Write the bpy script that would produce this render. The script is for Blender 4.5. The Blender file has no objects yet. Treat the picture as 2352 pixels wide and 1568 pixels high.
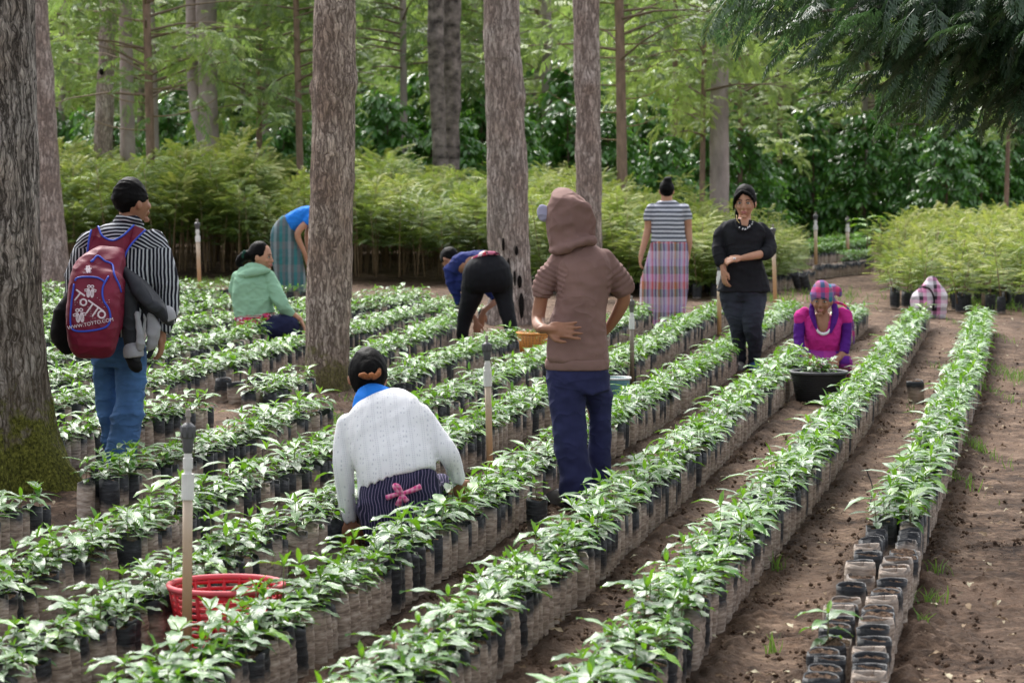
import bpy, math, random
import numpy as np
from mathutils import Vector, Matrix, Quaternion

random.seed(7)
rng = np.random.default_rng(7)
scene = bpy.context.scene
COL = scene.collection
PI = math.pi

# ------------------------------------------------------------------ camera, sky, sun, exposure
CAM_H = 1.62
F = 6000.0                      # focal length in units of a 2352 px wide picture
PITCH = math.atan(375.0 / F)
cam_d = bpy.data.cameras.new('camera')
cam = bpy.data.objects.new('camera', cam_d)
COL.objects.link(cam)
cam.location = (0, 0, CAM_H)
cam.rotation_euler = (PI / 2 - PITCH, 0, 0)
cam_d.sensor_width = 36.0
cam_d.lens = 36.0 * F / 2352.0
cam_d.clip_start = 0.1
cam_d.clip_end = 600
cam_d.dof.use_dof = True
cam_d.dof.focus_distance = 13.0
cam_d.dof.aperture_fstop = 7.1
scene.camera = cam

SUN_EL, SUN_AZ = math.radians(48), math.radians(-18)      # sun high, in front of the camera, a little to the left
world = bpy.data.worlds.new('World')
scene.world = world
world.use_nodes = True
wn, wl = world.node_tree.nodes, world.node_tree.links
for n in list(wn): wn.remove(n)
sky = wn.new('ShaderNodeTexSky')
sky.sky_type = 'NISHITA'
sky.sun_disc = False
sky.sun_elevation = SUN_EL
sky.sun_rotation = SUN_AZ
sky.air_density = 1.0
sky.dust_density = 3.0
sky.ozone_density = 1.0
hsv = wn.new('ShaderNodeHueSaturation')     # an overcast sky is almost colourless
hsv.inputs['Saturation'].default_value = 0.25
bg = wn.new('ShaderNodeBackground')
bg.inputs['Strength'].default_value = 0.095
wo = wn.new('ShaderNodeOutputWorld')
wl.new(sky.outputs[0], hsv.inputs['Color'])
wl.new(hsv.outputs[0], bg.inputs['Color'])
wl.new(bg.outputs[0], wo.inputs['Surface'])

sun_d = bpy.data.lights.new('sun', 'SUN')
sun_d.energy = 1.5
sun_d.angle = math.radians(28)
sun_d.color = (1.0, 0.97, 0.92)
sun = bpy.data.objects.new('sun', sun_d)
COL.objects.link(sun)
sun.rotation_euler = Vector((math.sin(SUN_AZ) * math.cos(SUN_EL), math.cos(SUN_AZ) * math.cos(SUN_EL), math.sin(SUN_EL))).to_track_quat('Z', 'Y').to_euler()

vs = scene.view_settings
vs.view_transform = 'Standard'
vs.look = 'None'
vs.gamma = 1
vs.exposure = 1.72
vs.use_curve_mapping = False
scene.cycles.max_bounces = 6
scene.cycles.transparent_max_bounces = 4

# ------------------------------------------------------------------ from the picture to the place
_f = np.array([0, math.cos(PITCH), -math.sin(PITCH)])
_u = np.array([0, math.sin(PITCH), math.cos(PITCH)])
_r = np.array([1.0, 0, 0])
def ray(px, py): return _f + _r * (px - 1176) / F + _u * (784 - py) / F
def G(px, py, z=0.0):
    """point at height z seen at (px, py)"""
    v = ray(px, py); t = (z - CAM_H) / v[2]
    return np.array([v[0] * t, v[1] * t, z])
def D(px, py, Y):
    """point at distance Y along the view axis seen at (px, py)"""
    v = ray(px, py); t = Y / v[1]
    return np.array([v[0] * t, Y, CAM_H + v[2] * t])
def proj(P):
    d = np.asarray(P, float) - np.array([0, 0, CAM_H])
    w = d @ _f
    return 1176 + F * (d @ _r) / w, 784 - F * (d @ _u) / w

# ------------------------------------------------------------------ objects
def link(name, data, parent=None, **props):
    o = bpy.data.objects.new(name, data)
    COL.objects.link(o)
    if parent is not None: o.parent = parent
    for k, v in props.items(): o[k] = v
    return o
def thing(name, label, cat, loc=(0, 0, 0), rz=0.0, group=None):
    o = link(name, None, label=label, category=cat)
    o.location = tuple(float(c) for c in loc); o.rotation_euler = (0, 0, rz)
    o.empty_display_size = 0.05
    if group: o['group'] = group
    return o
def tag(o, label=None, cat=None, group=None, kind=None):
    if label: o['label'] = label
    if cat: o['category'] = cat
    if group: o['group'] = group
    if kind: o['kind'] = kind
    return o

# ------------------------------------------------------------------ geometry in numpy
class Geo:
    """verts, polygons as (loop indices, loop totals), material index per polygon, a tint per vertex, uv per vertex"""
    def __init__(s, V=None, L=None, T=None, M=None, A=None, UV=None):
        s.V = np.zeros((0, 3)) if V is None else np.asarray(V, float)
        s.L = np.zeros(0, int) if L is None else np.asarray(L, int)
        s.T = np.zeros(0, int) if T is None else np.asarray(T, int)
        s.M = np.zeros(len(s.T), int) if M is None else np.asarray(M, int)
        s.A = np.full(len(s.V), 0.5) if A is None else np.asarray(A, float)
        s.UV = np.zeros((len(s.V), 2)) if UV is None else np.asarray(UV, float)
    def tf(s, M):
        M = np.array(M, float)
        return Geo(s.V @ M[:3, :3].T + M[:3, 3], s.L, s.T, s.M, s.A, s.UV)
    def mat(s, i):
        g = Geo(s.V, s.L, s.T, np.full(len(s.T), i), s.A, s.UV); return g
    def tint(s, a):
        return Geo(s.V, s.L, s.T, s.M, np.full(len(s.V), float(a)), s.UV)
def join(gs):
    gs = [g for g in gs if len(g.V)]
    if not gs: return Geo()
    off = np.cumsum([0] + [len(g.V) for g in gs[:-1]])
    return Geo(np.concatenate([g.V for g in gs]), np.concatenate([g.L + o for g, o in zip(gs, off)]), np.concatenate([g.T for g in gs]),
               np.concatenate([g.M for g in gs]), np.concatenate([g.A for g in gs]), np.concatenate([g.UV for g in gs]))
def stamp(g, Ms, tints=None):
    """copies of g under the matrices Ms (n,4,4), as one Geo"""
    Ms = np.asarray(Ms, float); n = len(Ms)
    if n == 0: return Geo()
    V = np.einsum('nij,vj->nvi', Ms[:, :3, :3], g.V) + Ms[:, None, :3, 3]
    nv = len(g.V)
    L = (g.L[None, :] + (np.arange(n) * nv)[:, None]).ravel()
    A = np.tile(g.A, n) if tints is None else np.clip(np.tile(g.A, n) + np.repeat(np.asarray(tints), nv), 0, 1)
    return Geo(V.reshape(-1, 3), L, np.tile(g.T, n), np.tile(g.M, n), A, np.tile(g.UV, (n, 1)))
def mesh_of(g, name, mats, smooth=True):
    me = bpy.data.meshes.new(name)
    me.vertices.add(len(g.V)); me.vertices.foreach_set('co', np.ascontiguousarray(g.V, np.float32).ravel())
    me.loops.add(len(g.L)); me.loops.foreach_set('vertex_index', g.L.astype(np.int32))
    me.polygons.add(len(g.T))
    st = np.concatenate([[0], np.cumsum(g.T)[:-1]]).astype(np.int32) if len(g.T) else np.zeros(0, np.int32)
    me.polygons.foreach_set('loop_start', st); me.polygons.foreach_set('loop_total', g.T.astype(np.int32))
    me.polygons.foreach_set('material_index', g.M.astype(np.int32))
    me.polygons.foreach_set('use_smooth', np.full(len(g.T), smooth, bool))
    for m in (mats if isinstance(mats, (list, tuple)) else [mats]): me.materials.append(m)
    at = me.attributes.new('tint', 'FLOAT', 'POINT'); at.data.foreach_set('value', g.A.astype(np.float32))
    uv = me.uv_layers.new(name='UVMap'); uv.data.foreach_set('uv', g.UV[g.L].astype(np.float32).ravel())
    me.update(calc_edges=True)
    return me
def put(name, g, mats, parent=None, smooth=True, **props):
    return link(name, mesh_of(g, name, mats, smooth), parent, **props)

def frames(P):
    P = np.asarray(P, float); T = np.gradient(P, axis=0)
    T /= np.maximum(np.linalg.norm(T, axis=1)[:, None], 1e-9)
    a = np.array([0, 0, 1.0]) if abs(T[0][2]) < 0.9 else np.array([0, 1.0, 0])
    N = np.zeros_like(P); n = np.cross(T[0], a); n /= np.linalg.norm(n)
    for i, t in enumerate(T):
        n = n - t * (n @ t); n /= max(np.linalg.norm(n), 1e-9); N[i] = n
    return T, N, np.cross(T, N)
def loft(rings, cap=True, closed=True):
    """rings (k,n,3) -> surface"""
    R = np.asarray(rings, float); k, n, _ = R.shape
    V = R.reshape(-1, 3)
    j = np.arange(n) if closed else np.arange(n - 1)
    i = np.arange(k - 1)[:, None]
    a = i * n + j; b = i * n + (j + 1) % n; c = (i + 1) * n + (j + 1) % n; d = (i + 1) * n + j
    L = np.stack([a, b, c, d], -1).reshape(-1); T = np.full(len(L) // 4, 4)
    UV = np.stack([np.tile(np.arange(n) / n, k), np.repeat(np.arange(k) / max(k - 1, 1), n)], -1)
    if cap and closed:
        L = np.concatenate([L, np.arange(n)[::-1], (k - 1) * n + np.arange(n)]); T = np.concatenate([T, [n, n]])
    return Geo(V, L, T, UV=UV)
def spline(P, m):
    """Catmull-Rom through P (k, any) -> m samples per span"""
    P = np.asarray(P, float)
    if len(P) < 3: return np.stack([P[0] + (P[-1] - P[0]) * t for t in np.linspace(0, 1, m + 1)])
    Q = np.vstack([2 * P[0] - P[1], P, 2 * P[-1] - P[-2]]); out = []
    for i in range(1, len(Q) - 2):
        for t in np.arange(m) / m:
            p0, p1, p2, p3 = Q[i - 1:i + 3]
            out.append(0.5 * ((2 * p1) + (-p0 + p2) * t + (2 * p0 - 5 * p1 + 4 * p2 - p3) * t * t + (-p0 + 3 * p1 - 3 * p2 + p3) * t ** 3))
    out.append(P[-1]); return np.array(out)
def tube(P, R, n=10, cap=True, m=0, ex=1.0, round_ends=False):
    """tapered tube along P; R radii (scalar or list); ex flattens along the binormal; m spline samples"""
    P = np.asarray(P, float); R = np.full(len(P), float(R)) if np.isscalar(R) else np.asarray(R, float)
    if m:
        Q = spline(np.column_stack([P, R]), m); P, R = Q[:, :3], np.maximum(Q[:, 3], 1e-4)
    if round_ends:
        t0 = (P[0] - P[1]) / max(np.linalg.norm(P[0] - P[1]), 1e-9); t1 = (P[-1] - P[-2]) / max(np.linalg.norm(P[-1] - P[-2]), 1e-9)
        a = [0.98, 0.8, 0.45]; P0 = [P[0] + t0 * R[0] * c for c in a]; P1 = [P[-1] + t1 * R[-1] * c for c in a[::-1]]
        s = [math.sqrt(max(1 - c * c, 0.02)) for c in a]
        if round_ends == 'start': P1, s1 = np.zeros((0, 3)), []
        else: s1 = s[::-1]
        R = np.concatenate([[R[0] * c for c in s], R, [R[-1] * c for c in s1]]); P = np.vstack([P0, P, P1])
    T, N, B = frames(P)
    th = np.arange(n) * 2 * PI / n
    rings = P[:, None, :] + R[:, None, None] * (np.cos(th)[None, :, None] * N[:, None, :] + ex * np.sin(th)[None, :, None] * B[:, None, :])
    return loft(rings, cap)
def ellipsoid(c, r, R=None, n=14, m=9):
    ph = np.linspace(-PI / 2 + 0.12, PI / 2 - 0.12, m); th = np.arange(n) * 2 * PI / n
    V = np.stack([np.cos(ph)[:, None] * np.cos(th), np.cos(ph)[:, None] * np.sin(th), np.sin(ph)[:, None] * np.ones(n)], -1) * np.asarray(r, float)
    if R is not None: V = V @ np.asarray(R, float).T
    return loft(V + np.asarray(c, float))
def box(c, h, R=None):
    V = np.array([[x, y, z] for z in (-1, 1) for y in (-1, 1) for x in (-1, 1)], float) * np.asarray(h, float)
    if R is not None: V = V @ np.asarray(R, float).T
    return Geo(V + np.asarray(c, float), [0, 2, 3, 1, 4, 5, 7, 6, 0, 1, 5, 4, 2, 6, 7, 3, 0, 4, 6, 2, 1, 3, 7, 5], [4] * 6)
def grid(P):
    """P (k,n,3) open sheet"""
    g = loft(P, cap=False, closed=False); k, n = P.shape[:2]
    g.UV = np.stack([np.tile(np.linspace(0, 1, n), k), np.repeat(np.linspace(0, 1, k), n)], -1); return g
def rotm(axis, a): return np.array(Matrix.Rotation(a, 3, Vector(axis)))
def mats44(pos, rz, tilt=None, tdir=None, scale=None):
    """(n,4,4): scale, then spin rz about z, then tilt by an angle towards tdir"""
    n = len(pos); M = np.zeros((n, 4, 4)); M[:, 3, 3] = 1
    c, s = np.cos(rz), np.sin(rz)
    R = np.zeros((n, 3, 3)); R[:, 0, 0] = c; R[:, 0, 1] = -s; R[:, 1, 0] = s; R[:, 1, 1] = c; R[:, 2, 2] = 1
    if tilt is not None:
        ax = np.stack([-np.sin(tdir), np.cos(tdir), np.zeros(n)], -1); K = np.zeros((n, 3, 3))
        K[:, 0, 1] = -ax[:, 2]; K[:, 0, 2] = ax[:, 1]; K[:, 1, 0] = ax[:, 2]; K[:, 1, 2] = -ax[:, 0]; K[:, 2, 0] = -ax[:, 1]; K[:, 2, 1] = ax[:, 0]
        st, ct = np.sin(tilt)[:, None, None], np.cos(tilt)[:, None, None]
        R = (np.eye(3)[None] + st * K + (1 - ct) * (K @ K)) @ R
    if scale is not None: R = R * np.asarray(scale)[:, None, None]
    M[:, :3, :3] = R; M[:, :3, 3] = pos
    return M
def vnoise(P, f, seed=0):
    """cheap smooth noise -1..1 from sums of sines"""
    r = np.random.default_rng(seed); out = np.zeros(len(P))
    for k in range(6):
        d = r.normal(size=3); d /= np.linalg.norm(d); out += np.sin(P @ (d * f * r.uniform(0.7, 1.5)) + r.uniform(0, 6.28))
    return out / 3.2

# ------------------------------------------------------------------ materials
class NT:
    def __init__(s, name):
        s.m = bpy.data.materials.new(name); s.m.use_nodes = True; s.t = s.m.node_tree
        s.p = s.t.nodes['Principled BSDF']; s.out = s.t.nodes['Material Output']
    def n(s, typ, **kw):
        x = s.t.nodes.new('ShaderNode' + typ)
        for k, v in kw.items():
            if hasattr(x, k): setattr(x, k, v)
            else: x.inputs[k.replace('_', ' ')].default_value = v
        return x
    def l(s, a, b): s.t.links.new(a, b)
    def coord(s, scale=(1, 1, 1), kind='Object', loc=(0, 0, 0)):
        tc = s.n('TexCoord'); mp = s.n('Mapping'); mp.inputs['Scale'].default_value = scale; mp.inputs['Location'].default_value = loc
        s.l(tc.outputs[kind], mp.inputs[0]); return mp.outputs[0]
    def noise(s, vec, scale=5, detail=4, rough=0.55, out=0):
        x = s.n('TexNoise'); x.inputs['Scale'].default_value = scale; x.inputs['Detail'].default_value = detail; x.inputs['Roughness'].default_value = rough
        s.l(vec, x.inputs['Vector']); return x.outputs[out]
    def ramp(s, fac, stops, interp='LINEAR'):
        x = s.n('ValToRGB'); x.color_ramp.interpolation = interp; e = x.color_ramp.elements
        while len(e) < len(stops): e.new(0.5)
        for q, (p, c) in zip(e, stops):
            q.position = p; q.color = (*c, 1) if not np.isscalar(c) else (c, c, c, 1)
        s.l(fac, x.inputs[0]); return x.outputs[0]
    def mix(s, fac, a, b, mode='MIX'):
        x = s.n('MixRGB'); x.blend_type = mode
        for i, v in ((0, fac), (1, a), (2, b)):
            if hasattr(v, 'is_output'): s.l(v, x.inputs[i])
            elif i == 0: x.inputs[0].default_value = v
            else: x.inputs[i].default_value = (*v, 1)
        return x.outputs[0]
    def math(s, op, a, b=0.0, c=None):
        x = s.n('Math'); x.operation = op
        for i, v in enumerate((a, b) if c is None else (a, b, c)):
            if hasattr(v, 'is_output'): s.l(v, x.inputs[i])
            else: x.inputs[i].default_value = v
        return x.outputs[0]
    def attr(s, name='tint'):
        x = s.n('Attribute'); x.attribute_name = name; return x.outputs['Fac']
    def sep(s, vec):
        x = s.n('SeparateXYZ'); s.l(vec, x.inputs[0]); return x.outputs
    def color(s, c):
        if hasattr(c, 'is_output'): s.l(c, s.p.inputs['Base Color'])
        else: s.p.inputs['Base Color'].default_value = (*c, 1)
    def bump(s, h, strength=0.5, dist=0.01):
        x = s.n('Bump'); x.inputs['Strength'].default_value = strength; x.inputs['Distance'].default_value = dist
        s.l(h, x.inputs['Height']); s.l(x.outputs[0], s.p.inputs['Normal']); return x
    def rough(s, r, spec=0.5):
        if hasattr(r, 'is_output'): s.l(r, s.p.inputs['Roughness'])
        else: s.p.inputs['Roughness'].default_value = r
        s.p.inputs['Specular IOR Level'].default_value = spec
def plain(name, c, rough=0.6, spec=0.4, var=0.12, nscale=20, bump=0.0, bscale=60, bdist=0.004, stretch=(1, 1, 1), creases=0):
    t = NT(name); v = t.coord(stretch)
    n = t.noise(v, nscale, 4); a = tuple(x * (1 - var) for x in c); b = tuple(min(x * (1 + var), 1) for x in c)
    t.color(t.ramp(n, [(0.3, a), (0.7, b)])); t.rough(rough, spec)
    if creases:
        r_ = t.math('ABSOLUTE', t.math('SUBTRACT', t.noise(t.coord((1.0, 1.0, creases)), 4.6, 2, 0.5), 0.5))
        h_ = t.math('ADD', t.math('MULTIPLY', t.math('POWER', t.math('SUBTRACT', 1.0, t.math('MULTIPLY', r_, 3.2)), 3.0), 1.0), t.math('MULTIPLY', t.noise(v, bscale, 3), 0.04))
        t.bump(h_, 0.45, 0.022)
    elif bump: t.bump(t.noise(v, bscale, 3), bump, bdist)
    return t.m
def foliage_mat(name, stops, rough=0.45, spec=0.5, trans=0.3, tcol=(0.25, 0.42, 0.05), veins=False, coat=0.0):
    t = NT(name); a = t.attr()
    t.p.inputs['Coat Weight'].default_value = coat; t.p.inputs['Coat Roughness'].default_value = 0.24; t.p.inputs['Coat IOR'].default_value = 1.6
    col = t.ramp(a, stops)
    if veins:
        uv = t.n('UVMap'); sx = t.sep(uv.outputs[0])
        ax = t.math('ABSOLUTE', t.math('SUBTRACT', sx[0], 0.5))
        rib = t.math('SUBTRACT', sx[1], t.math('MULTIPLY', ax, 0.55))
        w = t.math('SINE', t.math('MULTIPLY', rib, 62.0))
        mid = t.math('LESS_THAN', ax, 0.035)
        col = t.mix(t.math('MULTIPLY', mid, 0.6), col, (0.16, 0.30, 0.06))
        t.bump(t.math('ADD', w, t.math('MULTIPLY', mid, -1.5)), 0.55, 0.0025)
    t.color(col); t.rough(rough, spec)
    tr = t.n('BsdfTranslucent'); mx = t.n('MixShader'); mx.inputs[0].default_value = trans
    t.l(t.mix(0.6, col, tcol), tr.inputs[0])
    t.l(t.p.outputs[0], mx.inputs[1]); t.l(tr.outputs[0], mx.inputs[2]); t.l(mx.outputs[0], t.out.inputs[0])
    return t.m

def soil_mat():
    t = NT('soil'); v = t.coord()
    big = t.noise(v, 0.55, 5, 0.6); mid = t.noise(v, 3.5, 6, 0.65); fine = t.noise(v, 28, 6, 0.7)
    c = t.ramp(mid, [(0.36, (0.038, 0.021, 0.013)), (0.5, (0.135, 0.084, 0.055)), (0.64, (0.26, 0.178, 0.125))])
    c2 = t.ramp(fine, [(0.36, (0.25, 0.23, 0.22)), (0.60, (1.05, 1.05, 1.05))])
    c = t.mix(0.85, c, c2, 'MULTIPLY')
    c = t.mix(t.ramp(big, [(0.45, 0.0), (0.70, 0.55)]), c, (0.25, 0.165, 0.115))
    a = t.attr()                                   # damp loose earth along the bags and round the footprints
    c = t.mix(t.math('MULTIPLY', a, 0.85), c, (0.05, 0.031, 0.021))
    grit = t.noise(v, 140, 3, 0.6)
    c = t.mix(t.ramp(grit, [(0.66, 0.0), (0.72, 0.6)]), c, (0.38, 0.30, 0.24))
    t.color(c); t.rough(0.95, 0.2)
    h = t.math('ADD', t.math('MULTIPLY', mid, 1.2), t.math('MULTIPLY', fine, 0.7))
    t.bump(h, 0.9, 0.025)
    return t.m
def bag_mat():
    t = NT('bag_plastic'); v = t.coord(); z = t.sep(t.n('UVMap').outputs[0])[1]
    a = t.attr()
    us = t.sep(t.n('UVMap').outputs[0])
    def own(fx, fz, seed):                       # each bag gets its own wrinkles
        cb = t.n('CombineXYZ'); t.l(t.math('MULTIPLY', us[0], fx), cb.inputs[0]); t.l(t.math('MULTIPLY', us[1], fz), cb.inputs[1]); t.l(t.math('MULTIPLY', a, seed), cb.inputs[2]); return cb.outputs[0]
    wr = t.noise(own(5.0, 15.0, 260.0), 1.0, 4, 0.62)
    dust = t.noise(own(3.0, 2.2, 190.0), 1.0, 4, 0.6)
    dusty = t.ramp(wr, [(0.3, (0.14, 0.105, 0.082)), (0.50, (0.36, 0.285, 0.23)), (0.70, (0.56, 0.48, 0.41))])
    black = t.ramp(wr, [(0.35, (0.012, 0.013, 0.016)), (0.6, (0.035, 0.037, 0.042)), (0.74, (0.11, 0.11, 0.12))])  # palest wrinkle tone is a highlight on the black film, put into its colour
    # how far up the dust reaches differs from bag to bag
    lim = t.math('ADD', t.math('MULTIPLY', a, 1.15), t.math('MULTIPLY', dust, 0.55))
    f = t.math('SUBTRACT', lim, z)
    fac = t.ramp(f, [(0.10, 0.0), (0.34, 1.0)])
    t.color(t.mix(fac, black, dusty))
    t.rough(t.ramp(fac, [(0.0, 0.55), (1.0, 0.70)]), 0.3)
    t.bump(wr, 0.8, 0.008)
    return t.m
def potsoil_mat():
    t = NT('potting_soil'); v = t.coord(); n = t.noise(v, 60, 5, 0.7); b = t.noise(v, 6, 2)
    c = t.ramp(n, [(0.35, (0.018, 0.011, 0.008)), (0.52, (0.11, 0.068, 0.045)), (0.68, (0.28, 0.19, 0.13))])
    t.color(t.mix(t.ramp(b, [(0.60, 0.0), (0.72, 0.6)]), c, (0.12, 0.13, 0.02)))
    t.rough(0.95, 0.15); t.bump(n, 1.0, 0.02); return t.m
def bark_mat(name, dark, light, warm, moss=0.0, mossh=0.5, sx=60, sz=22, depth=0.9):
    t = NT(name)
    base = t.coord((1, 1, 1)); nz = t.noise(base, 2.2, 4)
    wv = t.n('VectorMath'); wv.operation = 'MULTIPLY_ADD'
    nn = t.n('TexNoise'); nn.inputs['Scale'].default_value = 9; nn.inputs['Detail'].default_value = 4; t.l(base, nn.inputs['Vector'])
    t.l(nn.outputs['Color'], wv.inputs[0]); wv.inputs[1].default_value = (0.07, 0.07, 0.16); t.l(base, wv.inputs[2])
    def cells(fx, fz):
        mp = t.n('Mapping'); mp.inputs['Scale'].default_value = (fx, fx, fz); t.l(wv.outputs[0], mp.inputs[0])
        vo = t.n('TexVoronoi'); vo.feature = 'DISTANCE_TO_EDGE'; vo.inputs['Scale'].default_value = 1.0; t.l(mp.outputs[0], vo.inputs['Vector'])
        ce = t.n('TexVoronoi'); ce.feature = 'F1'; ce.inputs['Scale'].default_value = 1.0; t.l(mp.outputs[0], ce.inputs['Vector'])
        sc = t.n('SeparateColor'); t.l(ce.outputs['Color'], sc.inputs[0]); return vo.outputs[0], sc.outputs[0]
    e1, c1 = cells(sx, sz); e2, c2 = cells(sx * 2.3, sz * 2.2)
    fl = t.noise(t.coord((30, 30, 9)), 1.8, 6, 0.75)
    wide = t.noise(base, 7, 3)
    k1 = t.ramp(t.math('MULTIPLY', e1, t.math('ADD', 0.5, wide)), [(0.0, 0.0), (0.10, 0.7), (0.22, 1.0)])
    k2 = t.ramp(e2, [(0.0, 0.75), (0.10, 1.0)])
    rn = t.n('Mapping'); rn.inputs['Scale'].default_value = (sx * .55, sx * .55, sz * .42); t.l(wv.outputs[0], rn.inputs[0])
    rg2 = t.math('MULTIPLY', t.math('ABSOLUTE', t.math('SUBTRACT', t.noise(rn.outputs[0], 1.0, 3, 0.5), 0.5)), 2.0)
    k3 = t.ramp(rg2, [(0.0, 0.0), (0.10, 0.6), (0.22, 1.0)])
    crack = t.math('MULTIPLY', t.math('ADD', t.math('MULTIPLY', t.math('MULTIPLY', k1, k2), 0.55), 0.45), k3)
    plate = t.mix(t.ramp(nz, [(0.38, 0.0), (0.62, 1.0)]), light, warm)
    plate = t.mix(0.75, plate, t.ramp(fl, [(0.30, (0.45, 0.44, 0.43)), (0.58, (1.2, 1.2, 1.2))]), 'MULTIPLY')
    plate = t.mix(0.6, plate, t.ramp(c1, [(0.0, (0.55, 0.54, 0.53)), (1.0, (1.4, 1.4, 1.4))]), 'MULTIPLY')
    c = t.mix(crack, dark, plate)
    rg = t.noise(t.coord((1.5, 1.5, 8)), 1.0, 5, 0.65)
    c = t.mix(t.ramp(rg, [(0.60, 0.0), (0.70, 0.6)]), c, tuple(x * 1.3 for x in dark))
    if moss > 0:
        z = t.sep(t.coord())[2]
        mn = t.noise(base, 6, 5, 0.7)
        k = t.math('SUBTRACT', t.math('ADD', mossh, t.math('MULTIPLY', t.math('SUBTRACT', mn, 0.5), 1.3)), z)
        mc = t.ramp(t.noise(base, 60, 5, 0.7), [(0.35, (0.030, 0.032, 0.006)), (0.52, (0.13, 0.135, 0.020)), (0.70, (0.30, 0.30, 0.06))])
        low = t.ramp(t.math('SUBTRACT', mossh * 2.4, z), [(0.0, 0.0), (0.9, 0.6)])
        c = t.mix(low, c, t.mix(t.ramp(fl, [(0.35, 0.0), (0.65, 1.0)]), (0.05, 0.035, 0.02), (0.17, 0.125, 0.075)))
        c = t.mix(t.math('MULTIPLY', t.ramp(k, [(0.0, 0.0), (0.16, 1.0)]), moss), c, mc)
    t.color(c); t.rough(0.9, 0.25)
    t.bump(t.math('ADD', crack, t.math('MULTIPLY', fl, 1.1)), depth, 0.016)
    return t.m

M = {}
M['soil'] = soil_mat(); M['bag'] = bag_mat(); M['potsoil'] = potsoil_mat()
M['leaf'] = foliage_mat('coffee_leaf', [(0.0, (0.010, 0.050, 0.007)), (0.45, (0.034, 0.150, 0.010)), (0.75, (0.10, 0.31, 0.014)), (1.0, (0.30, 0.55, 0.03))], 0.30, 0.9, 0.24, (0.30, 0.62, 0.02), veins=True, coat=0.26)
M['stem'] = plain('green_stem', (0.13, 0.14, 0.05), 0.6)
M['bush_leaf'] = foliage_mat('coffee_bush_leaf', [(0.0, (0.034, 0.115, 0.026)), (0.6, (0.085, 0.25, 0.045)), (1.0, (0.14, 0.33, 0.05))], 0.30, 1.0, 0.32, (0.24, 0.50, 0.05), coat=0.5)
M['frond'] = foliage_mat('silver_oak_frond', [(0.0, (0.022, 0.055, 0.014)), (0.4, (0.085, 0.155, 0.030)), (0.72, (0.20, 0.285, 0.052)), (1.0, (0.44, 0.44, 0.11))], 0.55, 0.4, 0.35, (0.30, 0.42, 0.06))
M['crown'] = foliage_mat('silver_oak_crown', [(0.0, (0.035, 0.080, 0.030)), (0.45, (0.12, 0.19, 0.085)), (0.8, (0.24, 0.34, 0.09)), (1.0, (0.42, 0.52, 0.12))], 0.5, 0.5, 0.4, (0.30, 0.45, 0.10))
M['near_frond'] = foliage_mat('dark_silver_oak_frond', [(0.0, (0.026, 0.055, 0.030)), (0.6, (0.060, 0.115, 0.062)), (1.0, (0.12, 0.21, 0.07))], 0.42, 0.8, 0.30, (0.10, 0.22, 0.05))
M['grass'] = foliage_mat('weed_leaf', [(0.0, (0.05, 0.12, 0.02)), (1.0, (0.16, 0.30, 0.05))], 0.5, 0.4, 0.3)
M['twig'] = plain('dry_twig', (0.20, 0.15, 0.11), 0.9, 0.2, 0.3)
M['sapstem'] = plain('sapling_stem', (0.22, 0.16, 0.09), 0.8, 0.3, 0.3)
M['litter'] = foliage_mat('dry_leaf', [(0.0, (0.10, 0.055, 0.03)), (0.5, (0.30, 0.22, 0.14)), (1.0, (0.62, 0.58, 0.42))], 0.8, 0.2, 0.1, (0.4, 0.3, 0.2))

# ------------------------------------------------------------------ the beds: rows of bags, read off as lines of canopy
ROWS = {   # (px, py) of the middle of the leaf canopy, 0.25 m above the ground
 1: [(1895, 1640), (1935, 1505), (1965, 1378), (2047, 1190), (2085, 1110), (2125, 1030), (2158, 959), (2212, 849), (2238, 775), (2252, 712)],
 2: [(1300, 1600), (1370, 1530), (1480, 1416), (1598, 1284), (1683, 1194), (1768, 1104), (1848, 1024), (1918, 944), (1993, 859), (2048, 790), (2112, 706)],
 3: [(790, 1600), (909, 1509), (1109, 1362), (1400, 1134), (1598, 984), (1668, 925), (1803, 822), (1900, 752), (1975, 701)],
 4: [(230, 1602), (480, 1462), (814, 1274), (959, 1190), (1094, 1119), (1209, 1044), (1430, 922), (1512, 878), (1608, 823), (1690, 772), (1758, 730), (1822, 696)],
 5: [(-120, 1530), (25, 1457), (191, 1387), (340, 1316), (480, 1248), (600, 1190), (766, 1126), (1029, 986), (1139, 932), (1220, 900), (1403, 823), (1498, 776), (1580, 730), (1655, 699)],
 6: [(-120, 1350), (25, 1291), (166, 1230), (310, 1178), (497, 1102), (662, 1043), (766, 1008), (920, 930), (1056, 880), (1139, 846), (1220, 816), (1416, 730), (1475, 702)],
 7: [(-120, 1170), (30, 1128), (232, 1064), (311, 1042), (414, 1018), (538, 981), (621, 948), (704, 922), (906, 856), (947, 838), (1029, 806), (1111, 781), (1165, 762)],
 8: [(-120, 1030), (125, 979), (260, 948), (412, 921), (630, 867), (879, 785), (947, 764), (1000, 740), (1050, 716)],
 9: [(-120, 958), (125, 908), (260, 880), (412, 845), (508, 823), (645, 784), (824, 744), (920, 714), (1002, 696), (1045, 686)],
 10: [(-120, 900), (125, 858), (260, 828), (399, 790), (508, 768), (680, 722), (810, 697), (892, 686), (975, 668)],
 11: [(-120, 845), (125, 809), (260, 778), (412, 741), (508, 724), (680, 697), (760, 680)],
 12: [(-120, 795), (125, 760), (260, 733), (412, 705), (508, 692), (620, 674)],
 13: [(-120, 762), (125, 730), (260, 704), (412, 680), (508, 671)],
 14: [(-120, 730), (125, 700), (260, 678), (390, 664), (470, 660)],
 15: [(-120, 700), (125, 673), (240, 657)],
 16: [(-120, 672), (125, 656), (400, 651), (720, 656)],
 17: [(720, 676), (830, 672), (930, 662)],
}
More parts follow.
